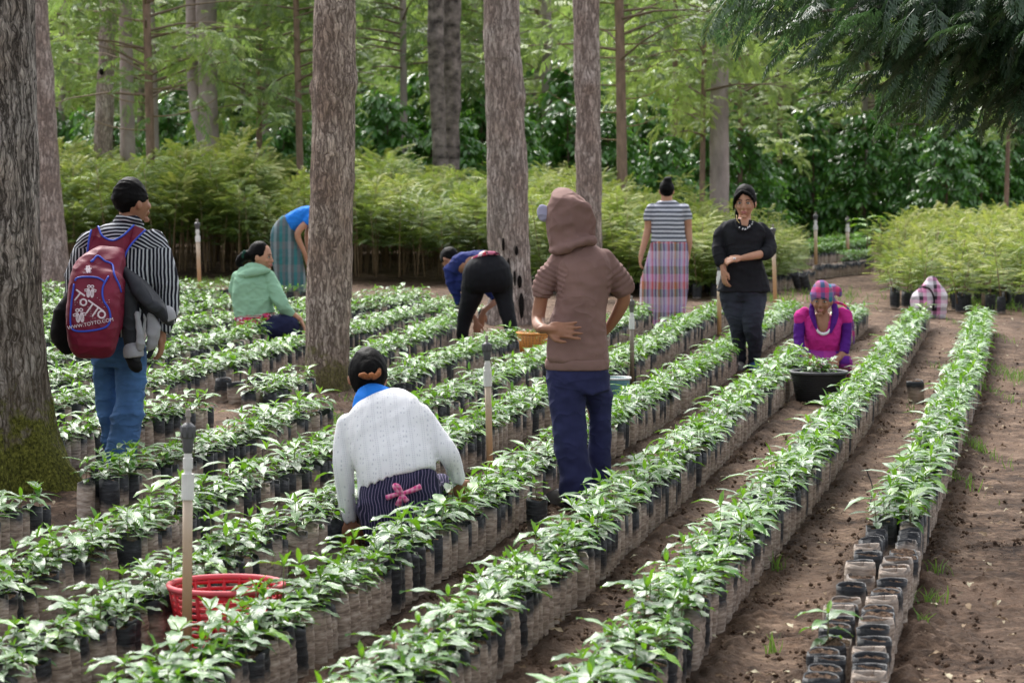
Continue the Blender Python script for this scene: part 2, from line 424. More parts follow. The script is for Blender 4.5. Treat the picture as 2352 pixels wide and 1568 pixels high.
NOTE = {1: 'rightmost', 2: 'second from right', 3: 'third from right', 4: 'fourth from right', 5: 'fifth from right', 6: 'sixth from right', 7: 'seventh from right'}
GAPS = {7: [(68, 205), (722, 880)], 8: [(447, 585), (690, 800)]}      # stretches of a row without bags, in px along the picture
def G2(p, z=0.25):
    q = G(p[0], p[1], z); return q[:2]
ROWPTS = {k: spline(np.array([G2(p) for p in v]), 6) for k, v in ROWS.items()}

# footprints kept free of bags: people, trunks, baskets, stakes (x, y, radius)
FREE = []
def free(px, py, r): q = G(px, py); FREE.append((q[0], q[1], r)); return q

P_TREE1 = free(-20, 1120, 0.5)
P_TREE3 = free(750, 893, 0.24)
P_TREE4 = free(1170, 742, 0.27)
P_RED = free(520, 1500, 0.17)
P_MAN = free(285, 1092, 0.13)
P_BOY = free(1325, 1160, 0.20)
P_WHITE = free(905, 1275, 0.22); free(930, 1225, 0.16)
P_GREEN = free(610, 800, 0.30)
P_PINK = free(1890, 872, 0.25)
P_BUCKET = free(1878, 925, 0.17)
P_BLACK = free(1705, 852, 0.15)
P_STRIPE = free(1530, 748, 0.25)
P_BEND = free(1120, 800, 0.28)
P_BLUEB = free(1418, 918, 0.15)
P_YEL = free(1222, 815, 0.16)
free(1065, 785, 0.16); free(1178, 820, 0.16)

# ground: one sheet, fine near the camera, out to the horizon
def row_dist(P):
    d = np.full(len(P), 9.0)
    for k, q in ROWPTS.items():
        seg = q[1:] - q[:-1]; L2 = (seg ** 2).sum(1)
        for a, s, l2 in zip(q[:-1], seg, L2):
            t = np.clip(((P - a) @ s) / l2, 0, 1); e = P - (a + t[:, None] * s); d = np.minimum(d, np.sqrt((e ** 2).sum(1)))
    return d
ys = [3.0]
while ys[-1] < 46: ys.append(ys[-1] * 1.0 + max(0.018, ys[-1] * 0.0026))
ys = np.array(ys + [50, 60, 80, 120, 180, 260, 400])
ts = np.concatenate([[-3.0, -1.4, -0.5], np.linspace(-0.24, 0.24, 330), [0.5, 1.4, 3.0]])
XX = ts[None, :] * ys[:, None]; YY = np.repeat(ys[:, None], len(ts), 1)
flat = np.stack([XX.ravel(), YY.ravel()], -1)
near = (flat[:, 1] < 46) & (np.abs(flat[:, 0]) < 12)
rd = np.full(len(flat), 9.0); rd[near] = row_dist(flat[near])
P3 = np.column_stack([flat, np.zeros(len(flat))])
n1 = vnoise(P3, 4, 1); n2 = vnoise(P3, 17, 2); n3 = vnoise(P3, 55, 3); n4 = vnoise(P3, 130, 4)
side = np.exp(-((rd - 0.17) / 0.055) ** 2)
rough = np.clip(0.45 + 0.8 * side + 0.5 * np.clip(n1, 0, 1), 0, 1.4)
zz = 0.008 * n1 + 0.006 * n2 + rough * (0.015 * np.abs(n3) + 0.009 * n4) + 0.02 * side * (0.6 + 0.5 * n2) - 0.012
def bump_at(px, py, w, d, h):
    q = G(px, py); global zz
    e = ((flat[:, 0] - q[0]) / w) ** 2 + ((flat[:, 1] - q[1]) / d) ** 2
    k = np.exp(-e); zz = zz + k * h * (1 + 0.35 * n3 + 0.25 * n4); return k
damp = np.clip(side * 0.8 + 0.15 * n2 + 0.55 * np.clip(vnoise(P3 * [1, .35, 1], 5.5, 12) - .15, 0, 1) + .25 * np.clip(n3, 0, 1), 0, 1)
for a in ((566, 925, 0.16, 0.45, 0.085), (775, 935, 0.14, 0.5, 0.07), (620, 905, 0.10, 0.3, 0.05), (2170, 1205, 0.05, 0.18, 0.025), (2230, 1250, 0.16, 0.10, 0.02), (2120, 1340, 0.07, 0.20, 0.03),
          (2170, 1480, 0.10, 0.22, 0.03), (2100, 1455, 0.07, 0.12, 0.03), (2250, 1330, 0.13, 0.08, 0.018)):
    k = bump_at(*a); damp = np.clip(damp + 0.75 * k * (0.6 + 0.5 * n3), 0, 1)
zz = np.where(flat[:, 1] > 47, 0.0, zz)
far = np.clip((flat[:, 1] - 46) / 10, 0, 1)
g = loft(np.column_stack([flat, zz]).reshape(len(ys), len(ts), 3), cap=False, closed=False)
g.A = np.maximum(damp, 0) * (1 - far)
put('ground', g, M['soil'], kind='structure')

# ------------------------------------------------------------------ a seedling: bag, earth, stem, leaves
def bag_geo(r=0.0515, h=0.178, seed=0, tint=0.5, lean=0.0, n=16, k=9, sq=3.0, soil=True, soil_h=0.16, wave=1.0):
    rr = np.random.default_rng(seed); th = np.arange(n) * 2 * PI / n
    rad = r / (np.abs(np.cos(th)) ** sq + np.abs(np.sin(th)) ** sq) ** (1 / sq)
    ph = rr.uniform(0, 6.28, 5); fl = rr.uniform(0.001, 0.0035); rings = []
    zs = np.linspace(0, h, k)
    for i, z in enumerate(zs):
        t = z / h
        w = 0.90 + 0.10 * math.sin(min(t * 1.7, 1) * PI / 2) - 0.04 * max(0, t - 0.85) / 0.15
        d = fl * np.sin(3 * th + ph[0] + 2.2 * t) * (0.3 + 0.7 * t) + 0.0014 * np.sin(7 * th + ph[1] + 5 * t) + 0.0022 * math.sin(ph[2] + i * 2.4)
        q = (rad * w + d) if n > 8 else rad * w
        edge = wave * (0.008 * np.sin(2 * th + ph[3]) + 0.003 * np.sin(5 * th + ph[4])) * (t > 0.99)
        rings.append(np.stack([q * np.cos(th) + lean * z, q * np.sin(th) * 0.92, z + edge], -1))
    inner = rings[-1].copy(); inner[:, :2] = (inner[:, :2] - [lean * h, 0]) * 0.94 + [lean * h, 0]; inner[:, 2] -= 0.004
    low = inner.copy(); low[:, 2] = soil_h - 0.012
    R = np.array(rings + [inner, low])
    g = loft(R, cap=False)
    g.UV = np.stack([np.tile(th / 6.28, len(R)), np.clip(g.V[:, 2] / h, 0, 1)], -1)
    g.A = np.full(len(g.V), tint)
    s = None
    if soil:
        c = rr.uniform(-1, 1, (3, n)); q = []
        for i, f in enumerate((0.98, 0.6, 0.25)):
            q.append(np.stack([(inner[:, 0] - lean * h) * f + lean * h, inner[:, 1] * f, soil_h + 0.008 * c[i] + 0.006 * (1 - f)], -1))
        s = loft(np.array(q), cap=False); s.L = np.concatenate([s.L, 2 * n + np.arange(n)]); s.T = np.append(s.T, n); s.M = np.append(s.M, 0)
    return g, s
def leaf_geo(L=0.11, W=0.042, arch=0.6, wave=0.0035, seg=6, cup=0.22, seed=0):
    """a coffee leaf from the origin along +x, ribbed, pointed, arching over"""
    rr = np.random.default_rng(seed); t = np.linspace(0, 1, seg + 1)
    w = W / 2 * np.sin(PI * np.clip(t, 0, 1) ** 0.85) ** 0.75; w[0] = 0.0015; w[-1] = 0.0006
    a = 0.34 - arch * 2.0 * t                      # slope along the leaf
    x = np.concatenate([[0], np.cumsum(np.cos((a[1:] + a[:-1]) / 2))]) * L / seg
    z = np.concatenate([[0], np.cumsum(np.sin((a[1:] + a[:-1]) / 2))]) * L / seg
    cols = np.array([-1, -0.55, 0, 0.55, 1]) if seg > 3 else np.array([-1, 0, 1])
    P = np.zeros((seg + 1, len(cols), 3)); ph = rr.uniform(0, 6.28)
    for j, c in enumerate(cols):
        P[:, j, 0] = x; P[:, j, 1] = c * w
        P[:, j, 2] = z + abs(c) * w * cup + wave * np.sin(t * 15 + ph + c * 1.3) * abs(c)
    g = grid(P); g.A = np.full(len(g.V), 0.5); return g
LEAVES = [leaf_geo(0.125, 0.046, 0.36, 0.004, 6, 0.22, 1), leaf_geo(0.110, 0.042, 0.50, 0.004, 6, 0.3, 2), leaf_geo(0.140, 0.050, 0.28, 0.005, 6, 0.15, 3), leaf_geo(0.055, 0.017, 0.20, 0.002, 6, 0.55, 4)]
LEAVES_LO = [leaf_geo(0.125, 0.046, 0.36, 0.0, 3, 0.22, 1), leaf_geo(0.110, 0.042, 0.50, 0.0, 3, 0.3, 2), leaf_geo(0.140, 0.050, 0.28, 0.0, 3, 0.15, 3), leaf_geo(0.055, 0.017, 0.20, 0.0, 3, 0.55, 4)]
def plant_layout(seed):
    """stem top heights and the leaf transforms: pairs up the stem, each pair turned from the last"""
    rr = np.random.default_rng(seed); H = rr.uniform(0.060, 0.120); lean = rr.uniform(-0.15, 0.15, 2); out = []; a0 = rr.uniform(0, PI)
    npair = rr.integers(3, 5)
    for i in range(npair):
        t = (i + 1.1) / (npair + 0.1); z = H * t
        for s in (0, 1):
            a = a0 + i * PI / 2 + s * PI + rr.uniform(-0.35, 0.35)
            k = 0 if rr.random() < 0.4 else (1 if rr.random() < 0.5 else 2)
            sc = (0.62 + 0.30 * t) * rr.uniform(0.75, 1.22)
            tilt = rr.uniform(-0.12, 0.34) - 0.20 * (t - 0.5)
            out.append((k, (lean[0] * z, lean[1] * z, z), a, tilt, sc, 0.35 + 0.32 * (t > 0.75) * rr.random() + rr.uniform(-0.12, 0.16)))
    for s in (0, 1):
        a = a0 + npair * PI / 2 + s * PI
        out.append((3, (lean[0] * H, lean[1] * H, H), a, -0.55 + rr.uniform(-0.5, 0.45), rr.uniform(0.5, 1.1), 0.82 + rr.uniform(-0.1, 0.2)))
    return H, lean, out
def leaf_matrix(o, z0=0.0):
    k, p, a, tilt, sc, ti = o[:6]
    return np.array(Matrix.Translation((p[0], p[1], p[2] + z0)) @ Matrix.Rotation(a, 4, 'Z') @ Matrix.Rotation(tilt, 4, 'Y') @ Matrix.Scale(sc, 4))
def stem_geo(H, lean, n=5): return tube([(0, 0, -0.02), (lean[0] * H * 0.5, lean[1] * H * 0.5, H * 0.5), (lean[0] * H, lean[1] * H, H)], [0.0024, 0.002, 0.0014], n)

# all bag positions
SPOTS = []
for k, q in ROWPTS.items():
    q = q[::-1] if q[0][1] > q[-1][1] else q
    seg = np.linalg.norm(q[1:] - q[:-1], axis=1); cum = np.concatenate([[0], np.cumsum(seg)]); s = 0.0
    while s < cum[-1]:
        sparse = (k == 1 and s < 99 and np.interp(s, cum, q[:, 1]) < 10.9)
        p = np.array([np.interp(s, cum, q[:, 0]), np.interp(s, cum, q[:, 1])])
        p2 = np.array([np.interp(s + 0.05, cum, q[:, 0]), np.interp(s + 0.05, cum, q[:, 1])]); d = (p2 - p) / max(np.linalg.norm(p2 - p), 1e-6)
        nrm = np.array([d[1], -d[0]])
        for c in (0, 1):
            o = p + nrm * (c - 0.5) * (0.132 if sparse else 0.112) + d * (c * 0.052 + random.uniform(-0.012, 0.012)) + nrm * random.uniform(-0.010, 0.010)
            px, py = proj((o[0], o[1], 0.2)); pb = proj((o[0], o[1], 0.33))
            skip = px < -60 or px > 2420 or pb[1] > 1600
            gx = proj((p[0], p[1], 0.25))[0]
            for a, b in GAPS.get(k, []): skip |= a < gx < b
            for fx, fy, fr in FREE: skip |= (o[0] - fx) ** 2 + (o[1] - fy) ** 2 < fr * fr
            if random.random() < 0.03 and k != 1: skip = True
            if not skip:
                bare = (k == 1 and o[1] < 10.75) or random.random() < 0.015
                SPOTS.append([k, o[0], o[1], math.atan2(d[1], d[0]) + random.uniform(-0.15, 0.15), bare, px, py])
        s += (random.uniform(0.128, 0.18) if sparse else 0.106 + random.uniform(-0.006, 0.008))
# single bags lying apart
for px, py, bare in ((2105, 925, 1), (378, 1478, 0), (232, 1140, 0), (283, 1140, 0), (1235, 1225, 0), (510, 930, 1), (545, 935, 1), (590, 915, 1), (1900, 1590, 0)):
    q = G(px, py, 0); a = proj((q[0], q[1], 0.2))
    SPOTS.append([0, q[0], q[1], random.uniform(0, 3), bool(bare), a[0], a[1]])
SPOTS.sort(key=lambda s: s[2])
seen = [s for s in SPOTS if -10 < s[5] < 2362 and s[6] < 1600]
SOLO = [s for s in seen if s[0] == 0] + [s for s in seen if s[0] != 0][:291]
ids = {id(s) for s in SOLO}
REST = [s for s in SPOTS if id(s) not in ids]

NB = 10
TINTS = [0.62, 0.75, 0.50, 0.85, 0.22, 0.68, 0.40, 0.78, 0.58, 0.10]
BAGS = []
for i in range(NB):
    g, s = bag_geo(seed=i + 20, tint=TINTS[i], lean=random.uniform(-0.13, 0.13), soil_h=random.uniform(.156, .174), n=20, k=12, sq=random.uniform(2.1, 2.8), h=random.uniform(0.170, 0.192))
    BAGS.append((mesh_of(g, 'bag', M['bag']), mesh_of(s, 'soil', M['potsoil'])))
BARE = []
for i in range(6):
    g, s = bag_geo(r=random.uniform(.055, .061), seed=i + 300, tint=[.55, .78, .35, .66, .85, .48][i], lean=random.uniform(-.10, .10), n=20, k=10, sq=random.uniform(2.6, 3.6), h=random.uniform(.172, .190), soil_h=.170, wave=.35)
    BARE.append((mesh_of(g, 'bag', M['bag']), mesh_of(s, 'soil', M['potsoil'])))
LEAFM = [[None] * 4 for _ in range(4)]
for i in range(4):
    for j, t in enumerate((0.25, 0.45, 0.62, 0.88)): LEAFM[i][j] = mesh_of(LEAVES[i].tint(t), 'leaf', M['leaf'])
PLANTS = [plant_layout(100 + i) for i in range(14)]
STEMM = [mesh_of(stem_geo(p[0], p[1], 6), 'stem', M['stem']) for p in PLANTS]
SCRAPS = ['beside the trodden path', 'close to the path edge']
for n_, (k, x, y, a, bare, px, py) in enumerate(SOLO):
    b = random.randrange(NB) if not bare else random.choice([0, 2, 6, 8, 4, 5, 9])
    pi = random.randrange(len(PLANTS))
    if k == 0:
        spot = [('lone dusty black bag standing on the path left of the rightmost row'), ('small coffee seedling alone in the earth just left of the red basket'),
                ('first of two smooth black bags with seedlings at the feet of the backpack man'), ('second of two smooth black bags with seedlings at the feet of the backpack man'),
                ('seedling in a dark bag set apart at the feet of the hooded boy'), ('dark earth-filled bag, left of the three by the small earth mound'),
                ('dark earth-filled bag, middle of the three by the small earth mound'), ('dark earth-filled bag touching the small earth mound'), ('seedling rising between the empty-topped bags at the bottom edge')]
        near_i = min(range(9), key=lambda i: abs(px - [2105, 378, 232, 283, 1235, 510, 545, 590, 1900][i]))
        lab, grp, cat = spot[near_i], None, 'seedling bag'
    elif bare:
        lab, grp, cat = 'black nursery bag of earth without a plant at the near end of the rightmost row', 'bags of bare earth in the rightmost row', 'nursery bag'
        if k != 1: lab, grp = 'black nursery bag of earth without a plant in the row ' + NOTE.get(k, 'far left'), 'bare bags in the row ' + NOTE.get(k, 'far left')
    else:
        lab, grp, cat = 'glossy green coffee seedling in a dusty black nursery bag, row ' + NOTE.get(k, 'far left'), 'coffee seedlings in the row ' + NOTE.get(k, 'far left'), 'seedling'
    if k and not bare:
        where = 'at the bottom edge' if py > 1330 else 'below the hooded boy and crouching woman' if py > 1180 else 'level with the standing people'
        if k == 2: where = 'opposite the bare bags' if py > 1180 else 'towards the black tub'
        if k == 1: where = 'just above the bare bags'
        lab = 'coffee seedling, row ' + NOTE.get(k, 'at far left') + ', ' + where; grp = grp + ', ' + where
    t = thing('nursery_bag' if bare else 'coffee_seedling', lab, cat, (x, y, -0.006), a, grp)
    sc = random.uniform(0.94, 1.06); t.scale = (sc, sc, sc * random.uniform(.93, 1.06)); t.rotation_euler = (random.uniform(-.05, .05), random.uniform(-.05, .05), a)
    src = BARE[random.randrange(6)] if bare else BAGS[b]
    link('bag', src[0], t); link('soil', src[1], t)
    if bare: continue
    H, lean, lv = PLANTS[pi]
    hs = random.uniform(0.75, 1.2); spin = random.uniform(0, 6.28)
    st = link('stem', STEMM[pi], t); st.location = (0, 0, 0.16); st.rotation_euler = (0, 0, spin); st.scale = (hs, hs, hs)
    R = Matrix.Rotation(spin, 4, 'Z') @ Matrix.Scale(hs, 4)
    for o in lv:
        lf = link('leaf', LEAFM[o[0]][min(range(4), key=lambda j: abs((0.25, 0.45, 0.62, 0.88)[j] - o[5] - random.uniform(-0.1, 0.1)))], t)
        lf.matrix_basis = Matrix.Translation((0, 0, 0.16)) @ R @ Matrix(leaf_matrix(o).tolist())

# the rest of the beds as one mass: nobody could count them
parts = []
mid_b = []
for i in range(6):
    g, s = bag_geo(seed=i + 60, tint=[0.55, 0.7, 0.85, 0.2, 0.45, 0.65][i], lean=[0.05, -0.08, 0.0, 0.08, -0.03, 0.1][i], n=8, k=4, sq=2.2)
    mid_b.append(join([g.mat(0), s.mat(1)]))
mid_p = []
for H, lean, lv in PLANTS:
    gs = [stem_geo(H, lean, 3).mat(2)]
    for o in lv: gs.append(LEAVES_LO[o[0]].tint(np.clip(o[5], 0, 1)).mat(3).tf(leaf_matrix(o)))
    mid_p.append(join(gs))
R_ = np.array([[s[1], s[2], -0.006] for s in REST]); ang = np.array([s[3] for s in REST]); bare_ = np.array([s[4] for s in REST])
cb = rng.integers(0, 6, len(REST)); cp = rng.integers(0, len(PLANTS), len(REST)); scs = rng.uniform(0.93, 1.08, len(REST))
for i in range(6):
    m = cb == i; parts.append(stamp(mid_b[i], mats44(R_[m], ang[m], scale=scs[m]), rng.uniform(-0.28, 0.22, m.sum())))
for i in range(len(PLANTS)):
    m = (cp == i) & ~bare_
    parts.append(stamp(mid_p[i], mats44(R_[m] + [0, 0, 0.158], rng.uniform(0, 6.28, m.sum()), scale=rng.uniform(0.75, 1.25, m.sum())), rng.uniform(-0.12, 0.16, m.sum())))
put('seedling_beds', join(parts), [M['bag'], M['potsoil'], M['stem'], M['leaf']], kind='stuff')['label'] = 'long rows of coffee seedlings in black bags receding to the trees'

# loose clods, litter and weeds on the ground
def lump(seed, n=6, m=4):
    g = ellipsoid((0, 0, 0), (1, 1, 0.7), None, n, m); g.V = g.V * (1 + 0.28 * np.random.default_rng(seed).normal(size=(len(g.V), 1))); return g
pts = []
for k, q in ROWPTS.items():
    for sgn in (-1, 1):
        n = int(np.linalg.norm(q[1:] - q[:-1], axis=1).sum() * (90 if k < 5 else 40))
        i = rng.integers(0, len(q) - 1, n); t = rng.random(n)[:, None]; a = q[i] + (q[i + 1] - q[i]) * t; d = q[i + 1] - q[i]; d /= np.linalg.norm(d, axis=1)[:, None]
        pts.append(a + np.stack([d[:, 1], -d[:, 0]], -1) * sgn * (0.13 + np.abs(rng.normal(0, 0.055, n)))[:, None])
for px, py, w, d_, n in ((566, 925, 0.13, 0.4, 260), (775, 935, 0.12, 0.5, 420), (2240, 1250, 0.16, 0.1, 160), (2170, 1480, 0.12, 0.2, 200), (2100, 1455, 0.08, 0.12, 100), (2150, 1200, 0.06, 0.1, 60)):
    c = G(px, py)[:2]; pts.append(c + rng.normal(0, 1, (n, 2)) * [w * 0.7, d_ * 0.6])
o = np.stack([rng.uniform(-0.03, 0.21, 7000), 8 + 22 * rng.random(7000) ** 1.5], -1); o[:, 0] *= o[:, 1]; pts.append(o)
pts = np.concatenate(pts); n = len(pts)
gs = []; which = rng.integers(0, 4, n); sz = 0.0022 + 0.011 * rng.random(n) ** 5
for i in range(4):
    m = which == i; gs.append(stamp(lump(i), mats44(np.column_stack([pts[m], sz[m] * 0.2 + 0.002]), rng.uniform(0, 6.28, m.sum()), scale=sz[m])))
g = join(gs); g.A[:] = 0.2
put('soil_clods', g, M['soil'], kind='stuff')
lt = leaf_geo(0.06, 0.026, 0.25, 0.004, 4, 0.5, 9)
n = 900; o = np.stack([rng.uniform(-0.19, 0.21, n), 8 + 26 * rng.random(n) ** 1.3], -1); o[:, 0] = np.where(rng.random(n) < 0.65, np.abs(o[:, 0]), o[:, 0]); o[:, 0] *= o[:, 1]
put('leaf_litter', stamp(lt, mats44(np.column_stack([o, np.full(n, 0.012)]), rng.uniform(0, 6.28, n), rng.uniform(-0.5, 0.5, n), rng.uniform(0, 6.28, n), rng.uniform(0.3, 1.0, n)), rng.uniform(-0.5, 0.5, n)), M['litter'], kind='stuff')
bl = grid(np.array([[(-0.004, 0, 0), (0.004, 0, 0)], [(-0.0035, 0.012, 0.05), (0.0035, 0.012, 0.05)], [(-0.001, 0.05, 0.085), (0.001, 0.05, 0.085)]]))
gp = []
for (px, py, w, d_, n) in ((2205, 1010, 0.03, 1.2, 260), (2225, 880, 0.03, 1.5, 300), (2245, 760, 0.05, 1.5, 200), (2180, 1090, 0.03, 0.8, 120), (2340, 870, 0.14, 0.8, 260), (2290, 850, 0.06, 0.3, 60), (785, 975, 0.08, 0.3, 160), (800, 930, 0.05, 0.2, 60),
                      (590, 650, 0.9, 1.0, 500), (430, 655, 0.9, 0.8, 300), (2300, 700, 0.5, 1.5, 900), (1900, 680, 0.5, 2.0, 300), (1740, 690, 0.4, 1.0, 200), (2120, 1440, 0.03, 0.05, 20), (1780, 1500, 0.03, 0.03, 14), (1790, 1310, 0.03, 0.05, 16), (2140, 1385, 0.05, 0.06, 30), (1540, 1460, 0.02, 0.05, 12), (2160, 1320, 0.05, 0.04, 16), (1570, 1005, 0.03, 0.2, 24), (280, 1165, 0.1, 0.3, 50)):
    c = G(px, py)[:2]; gp.append(c + rng.normal(0, 1, (n, 2)) * [w * 0.6, d_ * 0.6])
q = np.concatenate(gp); n = len(q); sc = rng.uniform(0.3, 0.9, n) * (1 + 0.6 * (q[:, 1] > 30))
put('weeds', stamp(bl, mats44(np.column_stack([q, np.zeros(n)]), rng.uniform(0, 6.28, n), rng.uniform(0, 0.6, n), rng.uniform(0, 6.28, n), sc), rng.uniform(-0.4, 0.4, n)), M['grass'], kind='stuff')

# ------------------------------------------------------------------ trees
def trunk_geo(pts, n=40, k=60, rough=0.010, flare=0.0, flare_h=0.35, seed=0, knots=(), lobes=5, fine=0.005):
    """pts: (x, y, z, r) up the trunk, local metres"""
    Q = spline(np.array(pts, float), max(2, k // max(len(pts) - 1, 1))); P, R = Q[:, :3], Q[:, 3]
    th = np.arange(n) * 2 * PI / n; rr = np.random.default_rng(seed); ph = rr.uniform(0, 6.28, 8)
    z = P[:, 2][:, None]; t = th[None, :]
    f = flare * np.exp(-np.maximum(z, 0) / flare_h)
    rad = R[:, None] * (1 + f * (0.65 + 0.55 * np.cos(lobes * t + ph[0])) + 0.035 * np.sin(2 * t + ph[1] + z * 0.8) + 0.03 * np.sin(3 * t + ph[2] - z * 1.3))
    for kz, ka, kr, kh in knots: rad = rad + kh * np.exp(-((z - kz) / kr) ** 2 - (((t - ka + PI) % (2 * PI) - PI) * R[:, None] / kr) ** 2)
    V = np.stack([P[:, 0][:, None] + rad * np.cos(t), P[:, 1][:, None] + rad * np.sin(t), z + 0 * t], -1)
    flatV = V.reshape(-1, 3) * [1, 1, 0.22]
    d = rough * vnoise(flatV, 34, seed) + fine * vnoise(flatV, 90, seed + 1)
    V = V + (d.reshape(len(P), n) )[..., None] * np.stack([np.cos(t), np.sin(t), 0 * t], -1)
    return loft(V)
def line(base, pxs, Y, dz=None): pass
def trunk_from(px_list, Y):
    """px_list: (px centre, py, width px) at distance Y -> points relative to the foot"""
    out = []
    for px, py, w in px_list:
        q = D(px, py, Y); out.append((q[0], Y, q[2], w / 2 * Y / F))
    b = out[0]; return (b[0], b[1]), [(x - b[0], 0.0, z, r) for x, y, z, r in out]
def extend(p, top, dr=0.75):
    x, y, z, r = p[-1]; x0, _, z0, _ = p[-2]; sl = (x - x0) / max(z - z0, 0.1)
    return p + [(x + sl * (top - z) * 0.6, y, top, r * dr)]

M['bark1'] = bark_mat('furrowed_grey_bark_mossy', (0.035, 0.028, 0.022), (0.58, 0.53, 0.48), (0.40, 0.33, 0.27), 1.0, 0.50, 50, 8, 1.0)
M['bark2'] = bark_mat('flaking_grey_brown_bark', (0.13, 0.095, 0.078), (0.70, 0.59, 0.51), (0.48, 0.35, 0.275), 0.55, 0.30, 48, 12, 0.9)
M['bark3'] = bark_mat('pale_grey_bark', (0.15, 0.115, 0.10), (0.60, 0.52, 0.475), (0.46, 0.36, 0.31), 0.0, 0.3, 38, 8, 0.8)
M['bark4'] = plain('thin_brown_bark', (0.24, 0.165, 0.125), 0.85, 0.2, 0.3, 14, 0.5, 40, 0.01, (1, 1, 0.3))
M['bark_far'] = plain('far_grey_bark', (0.34, 0.285, 0.27), 0.9, 0.2, 0.35, 3, 0.6, 20, 0.03, (1, 1, 0.5))
M['bark_dark'] = plain('dark_blotched_bark', (0.20, 0.165, 0.16), 0.9, 0.2, 0.8, 5, 0.6, 20, 0.03, (1, 1, 1.3))
M['char'] = plain('charred_hollow', (0.012, 0.010, 0.009), 0.95, 0.1)

def big_tree(name, label, px_list, Y, mat, top=9.0, foot=-0.12, **kw):
    (bx, by), pts = trunk_from(px_list, Y)
    pts = extend(pts, top)
    pts = [(pts[0][0], 0, foot, pts[0][3] * 1.02)] + pts if pts[0][2] > foot + 0.05 else pts
    t = thing(name, label, 'tree', (bx, by, 0))
    put('trunk', trunk_geo(pts, **kw), mat, t)
    return t, pts
t1, p1 = big_tree('old_tree', 'large furrowed grey trunk with mossy flared foot at the left edge', [(-25, 1130, 290), (-30, 900, 268), (-38, 640, 262), (-45, 300, 258), (-52, 0, 250)], P_TREE1[1], M['bark1'],
                 n=150, k=220, rough=0.012, flare=0.55, flare_h=0.22, seed=3, knots=((0.72, -0.35, 0.10, 0.02),), lobes=4, fine=0.004)
t3, p3 = big_tree('shade_tree', 'straight grey-brown flaking trunk behind the woman in the white sweater', [(750, 893, 108), (752, 800, 103), (756, 600, 100), (762, 400, 97), (766, 200, 97), (769, 0, 92)], P_TREE3[1], M['bark2'],
                 n=90, k=200, rough=0.008, flare=0.12, flare_h=0.15, seed=5, knots=((2.30, -PI, 0.06, 0.02), (0.55 + 1.05, -0.2, 0.07, 0.012), (2.35, -0.4, 0.10, 0.03)), fine=0.004)
t4, p4 = big_tree('scarred_tree', 'grey trunk with black scorch hollows behind the woman bending in dark leggings', [(1176, 742, 105), (1176, 640, 86), (1166, 550, 90), (1166, 460, 92), (1163, 300, 86), (1157, 150, 82), (1152, 0, 81)], P_TREE4[1], M['bark3'],
                 n=80, k=150, rough=0.010, flare=0.35, flare_h=0.30, seed=8, knots=((1.62 + 0.9, -0.6, 0.09, 0.035),), fine=0.005)
for i, (px, py, w, h) in enumerate(((1162, 618, 9, 55), (1176, 640, 7, 40), (1188, 645, 10, 30), (1192, 700, 12, 60), (1150, 560, 7, 30), (1181, 575, 6, 22), (1160, 700, 10, 50))):
    q = D(px, py, P_TREE4[1]); r = np.interp(q[2], [p[2] for p in p4], [p[3] for p in p4]); xc = np.interp(q[2], [p[2] for p in p4], [p[0] for p in p4])
    dx = q[0] - P_TREE4[0] - xc; a = math.asin(max(-0.95, min(0.95, dx / (r * 1.08))))
    s = P_TREE4[1] / F
    put('scorch_hollow', ellipsoid((xc + r * 1.06 * math.sin(a), -r * 1.06 * math.cos(a), q[2]), (w * s / 2, 0.035, h * s / 2), rotm((0, 0, 1), a)), M['char'], t4)
Y5 = G(1350, 690)[1]
big_tree('slim_shade_tree', 'reddish grey trunk directly behind the hooded figure', [(1353, 690, 60), (1353, 500, 57), (1352, 300, 56), (1345, 0, 57)], Y5, M['bark3'], n=60, k=120, rough=0.008, flare=0.15, seed=12, knots=((2.85, -1.5, 0.08, 0.05),))
Y2 = G(120, 662)[1]
big_tree('leaning_tree', 'tapering grey-brown trunk just right of the mossy tree', [(122, 662, 84), (116, 560, 74), (108, 380, 56), (98, 180, 50), (86, 0, 46)], Y2, M['bark3'], n=50, k=120, rough=0.010, flare=0.25, seed=14)
YF = 52.0
big_tree('blotched_tree', 'dark blotched trunk, left one of the close pair above the hedge', [(1012, 560, 38), (1013, 420, 36), (1008, 300, 34), (1002, 150, 35), (1000, 0, 36)], YF, M['bark_dark'], n=24, k=50, rough=0.02, seed=20, knots=((3.6, -1.2, 0.1, 0.06), (4.4, -2.2, 0.1, 0.06)))
big_tree('blotched_tree', 'dark blotched trunk, right one of the close pair above the hedge', [(1038, 560, 40), (1036, 420, 38), (1036, 300, 38), (1038, 150, 40), (1036, 0, 42)], YF + 1.2, M['bark_dark'], n=24, k=50, rough=0.02, seed=21, knots=((3.0, -0.4, 0.1, 0.06), (4.0, -2.0, 0.1, 0.06)))
